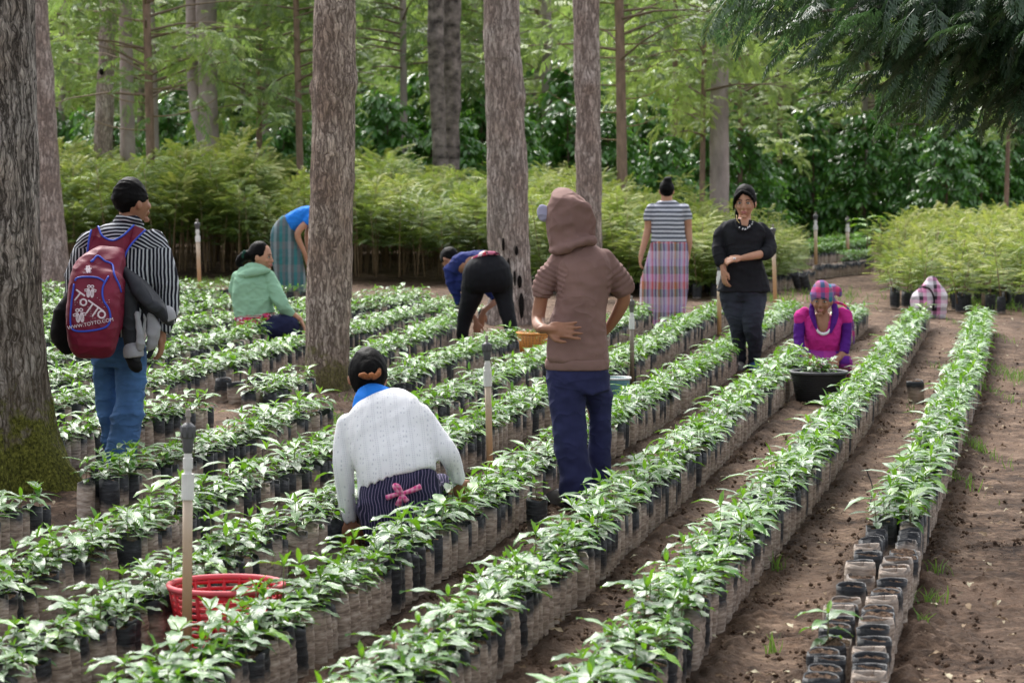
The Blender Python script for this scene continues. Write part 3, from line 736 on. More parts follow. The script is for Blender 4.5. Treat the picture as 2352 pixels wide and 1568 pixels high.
for i, (px, py0, w0, px1, w1, Y, lab, m) in enumerate((
    (236, 420, 46, 248, 36, 49.5, 'pale pinkish trunk with a knot hole, left of two behind the hedge', 'bark3'),
    (294, 420, 34, 288, 30, 50, 'mottled grey trunk just right of the pale knotted trunk', 'bark_far'),
    (484, 420, 42, 472, 44, 51, 'broad grey trunk forking behind the left hedge', 'bark_far'),
    (1256, 430, 24, 1256, 22, 60, 'distant grey trunk between the scorched tree and the slim one', 'bark_far'),
    (1652, 500, 44, 1655, 34, 50, 'grey trunk rising left of the black-haired woman', 'bark_far'),
    (1998, 430, 34, 1985, 26, 70, 'pale far trunk under the hanging branches', 'bark_far'),
    (1898, 430, 30, 1905, 28, 78, 'dim far trunk among the coffee bushes', 'bark_far'),
    (830, 430, 24, 822, 20, 80, 'thin dim trunk right of the big flaking trunk', 'bark_far'),
    (1088, 430, 24, 1090, 24, 82, 'thin dim trunk between the blotched pair and the scorched tree', 'bark_far'))):
    t_, p_ = big_tree('forest_tree', lab, [(px, py0, w0), ((px * 2 + px1) / 3, 250, (w0 * 2 + w1) / 3), (px1, 0, w1)], Y, M[m], n=20, k=40, rough=0.015, seed=30 + i)
    if i == 2:
        q = D(452, 260, Y) - D(484, 260, Y); z0 = D(484, 380, Y)[2]; z1 = D(484, 200, Y)[2]
        put('fork', tube([(0, 0, z0), (q[0] * 0.6, 0.1, (z0 + z1) / 2), (q[0] * 1.2, 0.2, z1), (q[0] * 1.5, 0.3, z1 + 3)], [0.17, 0.16, 0.14, 0.10], 10, m=3), M[m], t_)
    if i == 0: put('knot_hole', ellipsoid((D(240, 165, Y)[0] - D(236, 165, Y)[0], -0.2, D(240, 165, Y)[2]), (0.05, 0.10, 0.07)), M['char'], t_)

# ------------------------------------------------------------------ foliage
def frond_geo(L=0.35, pairs=9, pin=0.11, w=0.016, droop=0.7, seed=0, sub=False, rachis=0.0025):
    """a feathery pinnate leaf along +x"""
    rr = np.random.default_rng(seed); V = []; Fq = []; A = []
    def axis(t): return np.array([L * t * (1 - 0.12 * droop * t), 0, L * (0.25 * t - 0.55 * droop * t * t)])
    def quad(a, b, c, d, ta):
        i = len(V); V.extend([a, b, c, d]); Fq.append([i, i + 1, i + 2, i + 3]); A.extend(ta)
    P = [axis(t) for t in np.linspace(0, 1, 5)]
    for a, b in zip(P[:-1], P[1:]): quad(a + [0, rachis, 0], a - [0, rachis, 0], b - [0, rachis * .6, 0], b + [0, rachis * .6, 0], [0.35] * 4)
    for i in range(pairs + 1):
        t = 0.14 + 0.86 * i / pairs; p = axis(min(t, 1))
        ln = pin * math.sin(PI * (0.18 + 0.72 * t)) ** 0.8
        for s in ((-1, 1) if i < pairs else (0,)):
            an = s * rr.uniform(0.75, 1.05) * (1.1 - 0.45 * t); dr = rr.uniform(-0.35, 0.05) - 0.25 * droop
            d = np.array([math.cos(an), math.sin(an), dr]); d /= np.linalg.norm(d)
            n = np.array([-d[1], d[0], 0]); n = n / max(np.linalg.norm(n), 1e-6)
            dn = np.array([0, 0, 1.0])
            def blade(p, d, ln, w, ta):
                n = np.array([-d[1], d[0], 0]); n /= max(np.linalg.norm(n), 1e-6)
                quad(p, p + d * ln * 0.42 - n * w / 2 - dn * ln * .02, p + d * ln - dn * ln * 0.14, p + d * ln * 0.42 + n * w / 2 + dn * w * .3, [ta, ta, ta + 0.22, ta])
            ta = 0.42 + rr.uniform(-0.1, 0.1) + 0.18 * t
            blade(p, d, ln, w, ta)
            if sub:
                for q, sg in ((0.28, -1), (0.28, 1), (0.52, -1), (0.52, 1)):
                    a2 = an + sg * 0.62; d2 = np.array([math.cos(a2), math.sin(a2), dr * 1.1]); d2 /= np.linalg.norm(d2)
                    blade(p + d * ln * q, d2, ln * (0.52 - 0.25 * q), w * 0.75, ta - 0.05)
    Fq = np.array(Fq); return Geo(np.array(V), Fq.ravel(), [4] * len(Fq), A=np.clip(A, 0, 1))
FR = [frond_geo(0.40, 9, 0.13, 0.022, 0.8, 1), frond_geo(0.34, 8, 0.12, 0.022, 0.5, 2), frond_geo(0.30, 8, 0.10, 0.020, 1.1, 3)]
def frond_cloud(pos, yaw, tilt, scale, tints, kinds=FR):
    k = rng.integers(0, len(kinds), len(pos)); out = []
    for i in range(len(kinds)):
        m = k == i
        if not m.any(): continue
        # spin about z last: tilt up/down first
        n = m.sum(); ct, st = np.cos(tilt[m]), np.sin(tilt[m]); cy, sy = np.cos(yaw[m]), np.sin(yaw[m]); s = scale[m]
        R = np.zeros((n, 4, 4)); R[:, 3, 3] = 1
        R[:, 0, 0] = cy * ct * s; R[:, 0, 1] = -sy * s; R[:, 0, 2] = -cy * st * s; R[:, 1, 0] = sy * ct * s; R[:, 1, 1] = cy * s; R[:, 1, 2] = -sy * st * s; R[:, 2, 0] = st * s; R[:, 2, 2] = ct * s
        R[:, :3, 3] = pos[m]; out.append(stamp(kinds[i], R, tints[m]))
    return join(out)

# saplings of silver oak in bags: bare thin stems below, feathery heads
def sapling(seed, H=1.9, bare=0.42, spread=0.33, nf=46, t0=0.0, fs=1.0):
    rr = np.random.default_rng(seed); z = H * (bare + (1 - bare) * rr.random(nf) ** 0.75); f = (z / H - bare) / (1 - bare)
    yaw = rr.uniform(0, 6.28, nf); tilt = 0.05 + 0.62 * f + rr.uniform(-0.45, 0.4, nf)
    r0 = rr.uniform(0, spread * 0.5, nf); ln = rr.uniform(-0.12, 0.12, 2)
    pos = np.stack([np.cos(yaw) * r0 + ln[0] * z, np.sin(yaw) * r0 + ln[1] * z, z], -1)
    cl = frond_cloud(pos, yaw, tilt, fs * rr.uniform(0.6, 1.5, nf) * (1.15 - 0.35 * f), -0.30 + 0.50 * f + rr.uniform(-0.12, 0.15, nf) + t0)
    st = tube([(0, 0, 0), (ln[0] * H * .4, ln[1] * H * .4, H * .45), (ln[0] * H, ln[1] * H, H * 0.98)], [0.011, 0.008, 0.004], 5)
    return cl, st
SAP = [sapling(i, 1.9, 0.40, nf=48, fs=0.95, t0=(-.16, 0.0, .14, -.05, .22, -.22)[i]) for i in range(6)]
SAPL = [sapling(i + 20, 1.9, 0.10, nf=62, fs=0.95, t0=(0.0, .14, .2)[i]) for i in range(3)]
SAPLM = [(mesh_of(a, 'foliage', M['frond']), mesh_of(b, 'stem', M['sapstem'])) for a, b in SAPL]
SAPM = [(mesh_of(a, 'foliage', M['frond']), mesh_of(b, 'stem', M['sapstem'])) for a, b in SAP]
SAPY = [sapling(i + 40, 0.95, 0.26, 0.26, 40, (0.02, 0.12, 0.24, 0.18)[i], 0.62) for i in range(4)]
SAPYM = [(mesh_of(a, 'foliage', M['frond']), mesh_of(b, 'stem', M['sapstem'])) for a, b in SAPY]
gb, gs_ = bag_geo(seed=91, tint=0.0, n=8, k=4, r=0.06, h=0.2)
SAPBAG = mesh_of(join([gb.mat(0), gs_.mat(1)]), 'bag', [M['bag'], M['potsoil']])
def place_saplings(spots, meshes, geos, label, group, limit, base_h, name='silver_oak_sapling'):
    spots = sorted(spots, key=lambda s: s[1])
    for i, (x, y, h) in enumerate(spots[:limit]):
        j = random.randrange(len(meshes)); lb = label(x, y); t = thing(name, lb, 'sapling', (x, y, 0), random.uniform(0, 6.28), group + ', ' + lb.split('sapling ')[-1])
        s = h / base_h; fo = link('foliage', meshes[j][0], t); st = link('stem', meshes[j][1], t); fo.location = st.location = (0, 0, 0.1); fo.scale = st.scale = (max(s, 0.75) * random.uniform(.85, 1.2), max(s, 0.75), s)
        if 1176 + F * x / y > 1180 and random.random() < .65: link('bag', SAPBAG, t)
    rest = spots[limit:]
    if not rest: return
    P = np.array([[x, y, 0.1] for x, y, h in rest]); S = np.array([h / base_h for x, y, h in rest]); k = rng.integers(0, len(geos), len(rest)); gs = []
    for j in range(len(geos)):
        m = k == j; MM = mats44(P[m], rng.uniform(0, 6.28, m.sum()), scale=S[m]); gs += [stamp(geos[j][0].mat(0), MM), stamp(geos[j][1].mat(1), MM)]
    put('sapling_thicket', join(gs), [M['frond'], M['sapstem']], kind='stuff')['label'] = 'mass of feathery saplings behind the front ones'
def bed(poly, d, hfun, jit=0.12):
    """spots on a jittered grid inside a ground polygon given in px"""
    Q = np.array([G(*p)[:2] for p in poly]); lo, hi = Q.min(0), Q.max(0); out = []
    for y in np.arange(lo[1], hi[1], d * 1.15):
        for x in np.arange(lo[0], hi[0], d):
            p = np.array([x, y]) + np.array([random.uniform(-jit, jit), random.uniform(-jit, jit)]); c = False; j = len(Q) - 1
            for i in range(len(Q)):
                if (Q[i][1] > p[1]) != (Q[j][1] > p[1]) and p[0] < (Q[j][0] - Q[i][0]) * (p[1] - Q[i][1]) / (Q[j][1] - Q[i][1]) + Q[i][0]: c = not c
                j = i
            if c: out.append((p[0], p[1], hfun(p[0], p[1])))
    return out
def hh(x, y):
    px = 1176 + F * x / y
    h = np.interp(px, [100, 300, 700, 1110, 1300, 1500, 1600, 1680, 1760, 1860], [2.15, 2.25, 2.1, 1.85, 1.8, 1.75, 1.45, 1.15, 1.05, 0.9])
    h *= 1 + 0.14 * math.sin(x * 2.1 + 1.3 * math.sin(y * 1.1)) + 0.07 * math.sin(x * 5.3 + y)
    return h * 0.73 * (0.80 + 0.20 * min(1, (y - 36) / 8)) * random.uniform(0.68, 1.15)
hedge_all = bed([(60, 640), (700, 643), (820, 652), (1120, 655), (1240, 676), (1500, 682), (1640, 688), (1860, 650), (1840, 625), (1560, 612), (1000, 586), (60, 590)], 0.33, hh)
def leafy(x, y):
    px = 1176 + F * x / y; return 585 < px < 720 or 1210 < px < 1880 or (px < 330 and y < 41.5 and random.random() < .5)
low_ = [leafy(s[0], s[1]) for s in hedge_all]
HL = lambda x, y: 'feathery bare-stemmed hedge sapling ' + ['left of the white and orange stake', 'between that stake and the bending blue woman', 'between the flaking and the scorched trunk', 'behind the hooded boy', 'behind the woman in the striped tee', 'behind the young woman in black'][int(np.searchsorted([450, 740, 1165, 1430, 1620], 1176 + F * x / y))]
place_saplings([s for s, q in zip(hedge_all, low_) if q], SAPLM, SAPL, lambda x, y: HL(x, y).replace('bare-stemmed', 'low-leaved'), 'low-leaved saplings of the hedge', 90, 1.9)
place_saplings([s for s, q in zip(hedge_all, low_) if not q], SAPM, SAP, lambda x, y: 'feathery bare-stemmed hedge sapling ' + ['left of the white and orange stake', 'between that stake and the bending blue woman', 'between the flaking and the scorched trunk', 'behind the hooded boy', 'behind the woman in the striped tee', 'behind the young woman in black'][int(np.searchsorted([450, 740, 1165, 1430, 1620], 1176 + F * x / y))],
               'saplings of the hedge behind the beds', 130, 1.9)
def hr(x, y): return (0.85 + 0.25 * min(1, max(0, (1176 + F * x / y - 2000) / 350))) * random.uniform(0.36, 0.86) * (1.0 + 0.25 * min(1, max(0, (y - 33)) / 9))
rb = bed([(2020, 706), (2120, 716), (2330, 722), (2480, 735), (2480, 640), (2290, 610), (2080, 618), (2010, 640)], 0.34, hr, 0.22)
place_saplings(rb, SAPYM, SAPY, lambda x, y: 'low yellow-green feathery sapling ' + ['left of the plaid bundle', 'between the plaid bundle and the wooden peg', 'right of the wooden peg by the edge'][int(np.searchsorted([2134, 2258], 1176 + F * x / y))], 'low saplings beyond the right-hand rows', 70, 1.0)

# coffee bushes: dark glossy leaves on drooping side branches
BL = grid(np.array([[(0, -0.004, 0), (0, 0, 0), (0, 0.004, 0)], [(0.06, -0.034, 0.004), (0.06, 0, -0.008), (0.06, 0.034, 0.004)], [(0.12, -0.028, -0.02), (0.12, 0, -0.03), (0.12, 0.028, -0.02)], [(0.165, -0.002, -0.05), (0.165, 0, -0.05), (0.165, 0.002, -0.05)]], float))
def bush(seed, H=3.0, R=1.15, nb=95, low=0.12):
    rr = np.random.default_rng(seed); Ms = []; tn = []; br = []
    for i in range(nb):
        z = H * (low + (1 - low) * (i + rr.random()) / nb); a = rr.uniform(0, 6.28); f = z / H
        ln = R * (1.05 - 0.72 * f ** 1.6) * rr.uniform(0.65, 1.12)
        P = [np.array([0, 0, z])]
        for j in range(1, 6):
            t = j / 5; P.append(np.array([math.cos(a) * ln * t, math.sin(a) * ln * t, z + 0.22 * ln * t - 0.45 * ln * t * t]))
        if i % 3 == 0: br.append(tube(P[::2] + [P[-1]], [0.012, 0.009, 0.006, 0.003], 3, cap=False))
        m = int(4 + ln * 13)
        for q in range(m):
            t = 0.15 + 0.85 * (q + 0.5) / m; w = t * 5; i0 = int(min(w, 4)); p = P[i0] + (P[i0 + 1] - P[i0]) * (w - i0)
            for s in (-1, 1):
                aa = a + s * rr.uniform(0.6, 1.25); tl = rr.uniform(0.05, 0.9)
                Ms.append(np.array(Matrix.Translation(p + rr.normal(0, 0.03, 3)) @ Matrix.Rotation(aa, 4, 'Z') @ Matrix.Rotation(tl, 4, 'Y') @ Matrix.Rotation(rr.uniform(-0.5, 0.5), 4, 'X') @ Matrix.Scale(rr.uniform(0.75, 1.25), 4)))
                tn.append(rr.uniform(-0.35, 0.12) + 0.38 * t * t)  # outer leaves paler: new growth, plus light put into the colour of shaded bushes
    st = join([tube([(0, 0, 0), (0.03, 0.02, H * .5), (0, 0, H * .95)], [0.04, 0.025, 0.01], 6)] + br)
    return stamp(BL, np.array(Ms), np.array(tn)), st
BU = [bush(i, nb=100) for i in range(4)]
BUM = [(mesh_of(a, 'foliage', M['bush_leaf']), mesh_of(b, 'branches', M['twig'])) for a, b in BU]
nbush = 0
def put_bush(x, y, H, W=None):
    global nbush
    j = nbush % 4; nbush += 1; px = 1176 + F * x / y
    side_ = ('behind the hedge left of the big flaking trunk' if px < 740 else 'between the flaking trunk and the blotched pair' if px < 1010 else 'between the blotched pair and the scorched trunk' if px < 1160 else
             'between the scorched trunk and the slim reddish one' if px < 1345 else 'above the hooded boy and the striped tee' if px < 1600 else 'behind the young woman in black' if px < 1830 else 'above the far seedling beds' if px < 2020 else 'over the low saplings at the right')
    side_ += ', front ones' if y < 62 else ', rear ones'
    t = thing('coffee_bush', 'dark glossy coffee bush ' + side_, 'bush', (x, y, 0), random.uniform(0, 6.28), 'coffee bushes ' + side_)
    s = H / 3.0; w = s if W is None else W; t.scale = (w, w, s)
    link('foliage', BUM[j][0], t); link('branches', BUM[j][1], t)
for y, x0, x1, H, st in ((56, -10.5, 3.6, 2.7, 1.15), (60, -12, 5.6, 3.1, 1.3), (66, -13, 14, 3.5, 1.45), (72, -14, 16, 4.0, 1.6), (80, -16, 18, 4.6, 1.8)):
    x = x0
    while x < x1:
        px = 1176 + F * x / y
        h = H * random.uniform(0.85, 1.15) * (1.22 if 820 < px < 1500 else 1.0)
        put_bush(x + random.uniform(-0.3, 0.3), y + random.uniform(-1.2, 1.2), h, h / 3.0 * 1.1); x += st * random.uniform(0.85, 1.15)
for px, py, H in ((1620, 560, 2.2), (1700, 556, 2.2), (1790, 556, 2.4), (1880, 545, 2.3), (1950, 548, 2.1), (2030, 545, 2.2), (2090, 560, 2.6), (2170, 565, 2.9), (2250, 562, 3.0), (2330, 560, 3.2), (2400, 560, 3.0), (2210, 540, 3.2), (2300, 535, 3.4), (1840, 530, 2.8), (1760, 530, 2.6), (1930, 522, 2.9), (2040, 522, 3.0), (2130, 525, 3.4), (2380, 530, 3.6)):
    q = G(px, py); put_bush(q[0], q[1], H, H / 3 * 1.05)

# young silver oaks with thin stems and open feathery crowns, and the forest beyond
FRB = [frond_geo(0.52, 8, 0.17, 0.034, 1.0, 11), frond_geo(0.44, 7, 0.15, 0.034, 0.6, 12), frond_geo(0.40, 7, 0.14, 0.032, 1.3, 13)]
def crown(seed, H0=2.6, H1=8.5, R=2.1, nb=42, per=22, t0=0.0, kinds=FRB, top=0.35, inner=0.25):
    """layered side branches from H0 up to H1; fronds along each branch"""
    rr = np.random.default_rng(seed); pos = []; yaw = []; tl = []; sc = []; tn = []; br = []
    for i in range(nb):
        f = (i + rr.random()) / nb; z = H0 + (H1 - H0) * f; a = rr.uniform(0, 6.28) ; ln = R * (1 - (1 - top) * f ** 1.5) * rr.uniform(0.6, 1.15)
        rise = rr.uniform(0.15, 0.6) * ln; bt = rr.uniform(-0.2, 0.22)
        def bp(t): return np.array([math.cos(a) * ln * t, math.sin(a) * ln * t, z + rise * t - 0.25 * ln * t * t])
        br.append(tube([bp(0), bp(0.35), bp(0.7), bp(1)], [0.028, 0.018, 0.011, 0.004], 4, cap=False))
        for q in range(per):
            t = inner + (1.02 - inner) * rr.random() ** 0.8
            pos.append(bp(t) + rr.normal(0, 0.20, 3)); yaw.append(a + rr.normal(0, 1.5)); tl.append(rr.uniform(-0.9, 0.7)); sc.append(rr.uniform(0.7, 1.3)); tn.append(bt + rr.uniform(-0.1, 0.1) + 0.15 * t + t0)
    return frond_cloud(np.array(pos), np.array(yaw), np.array(tl), np.array(sc), np.array(tn), kinds), join(br)
CR = [crown(i, t0=(-0.1, 0.05, 0.2, 0.0, 0.1)[i]) for i in range(5)]
CRM = [(mesh_of(a, 'crown', M['crown']), mesh_of(b, 'limbs', M['twig'])) for a, b in CR]
def young_tree(px, Y, label, r=0.09, H=9.0, s=1.0, j=None, zlow=None, lean=0.0, tmat='bark4', w=1.0):
    q = D(px, 409, Y); t = thing('young_silver_oak', label, 'tree', (q[0], Y, 0), 0)
    put('trunk', tube([(0, 0, -0.1), (lean * 0.4, 0, H * .35), (lean, 0.05, H * 0.7), (lean * 1.2, 0, H)], [r * 1.15, r, r * .8, r * .3], 10, m=3), M[tmat], t)
    j = random.randrange(5) if j is None else j
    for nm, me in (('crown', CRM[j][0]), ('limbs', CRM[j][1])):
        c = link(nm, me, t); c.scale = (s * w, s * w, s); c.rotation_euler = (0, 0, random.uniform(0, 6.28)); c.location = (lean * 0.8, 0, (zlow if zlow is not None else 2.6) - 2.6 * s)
    return t
young_tree(350, 47, 'slim brown-stemmed young tree with bare lower twigs above the left hedge', 0.075, 9, 1.0, 1, 2.9, -0.12)
young_tree(596, 52, 'slim young tree whose stem shows just left of the centre-left trunk', 0.06, 8, 0.9, 2, 2.6)
young_tree(692, 50, 'slim young tree half hidden beside the big flaking trunk', 0.065, 8, 0.85, 0, 2.8, -0.1)
young_tree(1432, 45, 'slim reddish young tree with long bare arching twigs right of the hooded figure', 0.085, 9, 1.0, 3, 3.4, -0.12)
young_tree(1550, 56, 'thin young tree stem above the right part of the hedge', 0.06, 8, 0.9, 4, 3.2)
young_tree(1612, 50, 'thin pale young stem beside the woman in the black top', 0.05, 8, 0.95, 2, 2.4, 0.05)
young_tree(2310, 58, 'small bare-stemmed tree drooping at the right edge above the low saplings', 0.05, 6, 0.7, 0, 2.6, 0.1)
young_tree(1790, 66, 'feathery tree behind the coffee bushes right of the woman in black', 0.07, 9, 1.05, 1, 2.8)
young_tree(1700, 60, 'pale green feathery tree drooping over the coffee bushes', 0.06, 7, 0.9, 2, 2.2)
# bare arching twigs on the two slim trees
for px, Y, n, z0, z1, sd in ((350, 47, 9, 2.4, 4.6, 1), (1432, 45, 12, 2.2, 5.0, 2)):
    rr = np.random.default_rng(sd); q = D(px, 409, Y); gs = []
    t = [o for o in bpy.data.objects if o.name.startswith('young_silver_oak') and abs(o.location.y - Y) < 0.1][0]
    for i in range(n):
        z = z0 + (z1 - z0) * (i + 0.3) / n; a = (0.15 if i % 2 else PI - 0.15) + rr.uniform(-0.5, 0.5); ln = rr.uniform(0.7, 1.5); x0 = -0.05
        put('twig', tube([(x0, 0, z), (x0 + math.cos(a) * ln * .35, math.sin(a) * ln * .35, z + ln * .02), (x0 + math.cos(a) * ln * .7, math.sin(a) * ln * .7, z + ln * .12), (x0 + math.cos(a) * ln, math.sin(a) * ln, z + ln * .30)], [0.016, 0.012, 0.009, 0.004], 5, m=3), M['sapstem'], t)
kf = 0
for Y, px0, px1, step, s, zl in ((58, 150, 1250, 240, 1.0, 3.4), (66, 80, 2330, 230, 1.05, 3.0), (76, 0, 2352, 200, 1.1, 3.0)):
    px = px0
    while px < px1:
        young_tree(px + random.uniform(-40, 40), Y + random.uniform(-3, 3), ['light green', 'grey green', 'yellow green'][kf % 3] + ' feathery tree in the wood, ' + ('left side' if px < 780 else 'middle' if px < 1560 else 'right side') + ' of row %s' % {58: 'nearest', 66: 'second', 76: 'third'}[Y],
                   0.08, 9, s * random.uniform(0.85, 1.1), None, zl + random.uniform(-0.4, 0.6), random.uniform(-0.3, 0.3), 'bark_far', 1.15)['group'] = 'feathery trees of the wood behind'; kf += 1
        px += step * random.uniform(0.8, 1.2)
# the wood beyond as one mass
lo = [frond_geo(1.0, 5, 0.42, 0.12, 0.9, 31), frond_geo(0.9, 5, 0.38, 0.12, 0.5, 32)]
n = 17000; Y = rng.uniform(84, 112, n); X = rng.uniform(-0.24, 0.24, n) * Y
cell = 0.5 + 0.5 * vnoise(np.column_stack([X, Y, np.zeros(n)]), 0.9, 44); Z = 0.3 + 13.5 * rng.random(n) ** 0.9
dens = vnoise(np.column_stack([X * 0.5, Y * 0.4, Z * 0.6]), 1.5, 45); keep = dens > -0.45
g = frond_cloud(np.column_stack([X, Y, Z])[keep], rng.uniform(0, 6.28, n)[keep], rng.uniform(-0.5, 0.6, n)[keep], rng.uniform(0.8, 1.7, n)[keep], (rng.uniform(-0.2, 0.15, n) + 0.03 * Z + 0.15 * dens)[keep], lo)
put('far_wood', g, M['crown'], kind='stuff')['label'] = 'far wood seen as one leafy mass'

# a wooded slope closes the view
hx = np.linspace(-60, 60, 160); hy = np.linspace(116, 170, 40); HX, HY = np.meshgrid(hx, hy); s_ = np.clip((HY - 116) / 40, 0, 1); P_ = np.column_stack([HX.ravel(), HY.ravel(), np.zeros(HX.size)])
HZ = -0.3 + 11.5 * s_.ravel() ** 0.8 + 1.1 * vnoise(P_, .7, 3) + .7 * vnoise(P_, 1.9, 4)
tm = NT('wooded_slope'); v_ = tm.coord(); tm.color(tm.ramp(tm.noise(v_, .9, 8, .75), [(.3, (.02, .045, .015)), (.5, (.10, .18, .05)), (.66, (.34, .45, .15)), (.78, (.55, .62, .38))])); tm.rough(.7, .3); tm.bump(tm.noise(v_, 2.5, 6, .7), 1.0, .5)
put('hill', loft(np.column_stack([P_[:, :2], HZ]).reshape(40, 160, 3), cap=False, closed=False), tm.m, kind='structure')

# the dark branch hanging in from the right
FN = [frond_geo(0.24, 8, 0.095, 0.012, 0.9, 51, sub=True, rachis=0.0015), frond_geo(0.21, 7, 0.09, 0.011, 1.2, 52, sub=True, rachis=0.0015), frond_geo(0.27, 8, 0.10, 0.012, 0.6, 53, sub=True, rachis=0.0015)]
YN = 12.5
base = G(2900, 1090); t = thing('overhanging_silver_oak', 'silver oak whose dark feathery branches hang in from the upper right', 'tree', (base[0], YN, 0))
put('trunk', tube([(0, 0, -0.1), (0.03, 0, 1.5), (-0.03, 0, 3.2), (0, 0, 5.5)], [0.19, 0.16, 0.14, 0.10], 24, m=6), M['bark3'], t)
pos = []; yaw = []; tl = []; sc = []; tn = []
spec = [((2900, -330), (2352, -120), (1960, -60), (1640, 10), 0.030), ((2900, -250), (2400, -40), (2100, 60), (1830, 90), 0.026), ((2900, -120), (2450, 40), (2200, 120), (1960, 190), 0.024), ((2900, -60), (2500, 120), (2300, 190), (2120, 225), 0.022),
        ((2900, 20), (2600, 150), (2450, 215), (2280, 240), 0.022), ((2900, -420), (2500, -260), (2200, -190), (1900, -120), 0.028), ((2900, -200), (2550, 10), (2330, 110), (2160, 150), 0.022), ((2900, -300), (2450, -100), (2250, 0), (2030, 60), 0.024), ((2900, -20), (2650, 60), (2500, 130), (2380, 180), 0.02),
        ((2900, -300), (2352, -150), (2050, -40), (1760, 40), 0.024)]
for bi, (a, b, c, d, r) in enumerate(spec):
    yo = random.uniform(-0.5, 0.6); P = []
    for j, p in enumerate((a, b, c, d)):
        q = D(p[0], p[1] - 50, YN); P.append(q - [base[0], YN, 0] + [0, yo * j / 3, 0])
    P[0] = np.array([0, 0, P[0][2]]); put('limb', tube(P, [r, r * .7, r * .45, r * .2], 8, m=6), M['bark3'], t)
    S = spline(np.array(P), 20)
    for i in range(125):
        w = 0.30 + 0.70 * random.random(); k = min(int(w * (len(S) - 1)), len(S) - 2); u = S[k + 1] - S[k]; a_ = math.atan2(u[1], u[0])
        off = np.array([random.gauss(0, 0.07), random.gauss(0, 0.28), random.gauss(-0.02, 0.06)]) * (0.6 + 0.8 * (1 - abs(w - 0.7)))
        pos.append(S[k] + off); yaw.append(a_ + random.gauss(0, 0.8)); tl.append(random.uniform(-0.9, 0.15)); sc.append(random.uniform(0.7, 1.15)); tn.append(random.uniform(-0.35, 0.2))
put('crown', frond_cloud(np.array(pos), np.array(yaw), np.array(tl), np.array(sc), np.array(tn), FN), M['near_frond'], t)

# ------------------------------------------------------------------ people
def solid(parts, voxel=0.009, smooth=4, name='tmp'):
    """closed overlapping shapes -> one continuous surface"""
    g = join(parts); me = mesh_of(Geo(g.V, g.L, g.T), name, [])
    ob = bpy.data.objects.new(name, me); COL.objects.link(ob)
    r = ob.modifiers.new('r', 'REMESH'); r.mode = 'VOXEL'; r.voxel_size = voxel
    if smooth: s = ob.modifiers.new('s', 'SMOOTH'); s.factor = 0.5; s.iterations = smooth
    dg = bpy.context.evaluated_depsgraph_get(); ev = ob.evaluated_get(dg); m2 = ev.to_mesh()
    V = np.empty(len(m2.vertices) * 3, np.float32); m2.vertices.foreach_get('co', V)
    L = np.empty(len(m2.loops), np.int32); m2.loops.foreach_get('vertex_index', L)
    T = np.empty(len(m2.polygons), np.int32); m2.polygons.foreach_get('loop_total', T)
    ev.to_mesh_clear(); bpy.data.objects.remove(ob); bpy.data.meshes.remove(me)
    return Geo(V.reshape(-1, 3), L, T)
def normals(g):
    q = g.L.reshape(-1, 4); n = np.cross(g.V[q[:, 2]] - g.V[q[:, 0]], g.V[q[:, 3]] - g.V[q[:, 1]]); N = np.zeros_like(g.V)
    for i in range(4): np.add.at(N, q[:, i], n)
    return N / np.maximum(np.linalg.norm(N, axis=1)[:, None], 1e-12)
def folds(g, amp=0.006, freq=14, stretch=(1, 1, 2.2), seed=0, fine=0.0015, centers=()):
    """cloth folds: ridged relief, stronger round the joints given as (point, radius, extra)"""
    P = g.V * np.array(stretch); a = vnoise(P, freq, seed); b = vnoise(P + 3, freq * 2.1, seed + 5)
    w = np.full(len(P), 1.0)
    for c, r, e in centers: w += e * np.exp(-((g.V - np.asarray(c)) ** 2).sum(1) / (r * r))
    d = amp * w * ((1 - np.abs(a)) ** 3 * 1.4 - 0.35) + amp * 0.45 * w * ((1 - np.abs(b)) ** 3 - 0.25) + fine * vnoise(g.V, 90, seed + 9)
    g.V = g.V + normals(g) * d[:, None]; return g
def sweep(P, W, Dp, side, n=22, ex=2.3, m=5):
    """rings across a curved axis: half widths along side, half depths across it"""
    Q = spline(np.column_stack([np.asarray(P, float), W, Dp]), m); P, W, Dp = Q[:, :3], np.maximum(Q[:, 3], 1e-3), np.maximum(Q[:, 4], 1e-3)
    T = np.gradient(P, axis=0); T /= np.linalg.norm(T, axis=1)[:, None]; th = np.arange(n) * 2 * PI / n
    side = np.asarray(side, float); R = []
    for p, w, d, t in zip(P, W, Dp, T):
        s = side - t * (side @ t); s /= np.linalg.norm(s); f = np.cross(t, s)
        c, q = np.cos(th), np.sin(th)
        R.append(p + np.outer(np.sign(c) * np.abs(c) ** (2 / ex) * w, s) + np.outer(np.sign(q) * np.abs(q) ** (2 / ex) * d, f))
    return loft(np.array(R))
def unit(v): v = np.asarray(v, float); return v / np.linalg.norm(v)
def axes(fwd, up=(0, 0, 1)):
    f = unit(fwd); r = unit(np.cross(f, up)); u = np.cross(r, f); return np.stack([r, f, u], 1)       # columns: right, forward, up
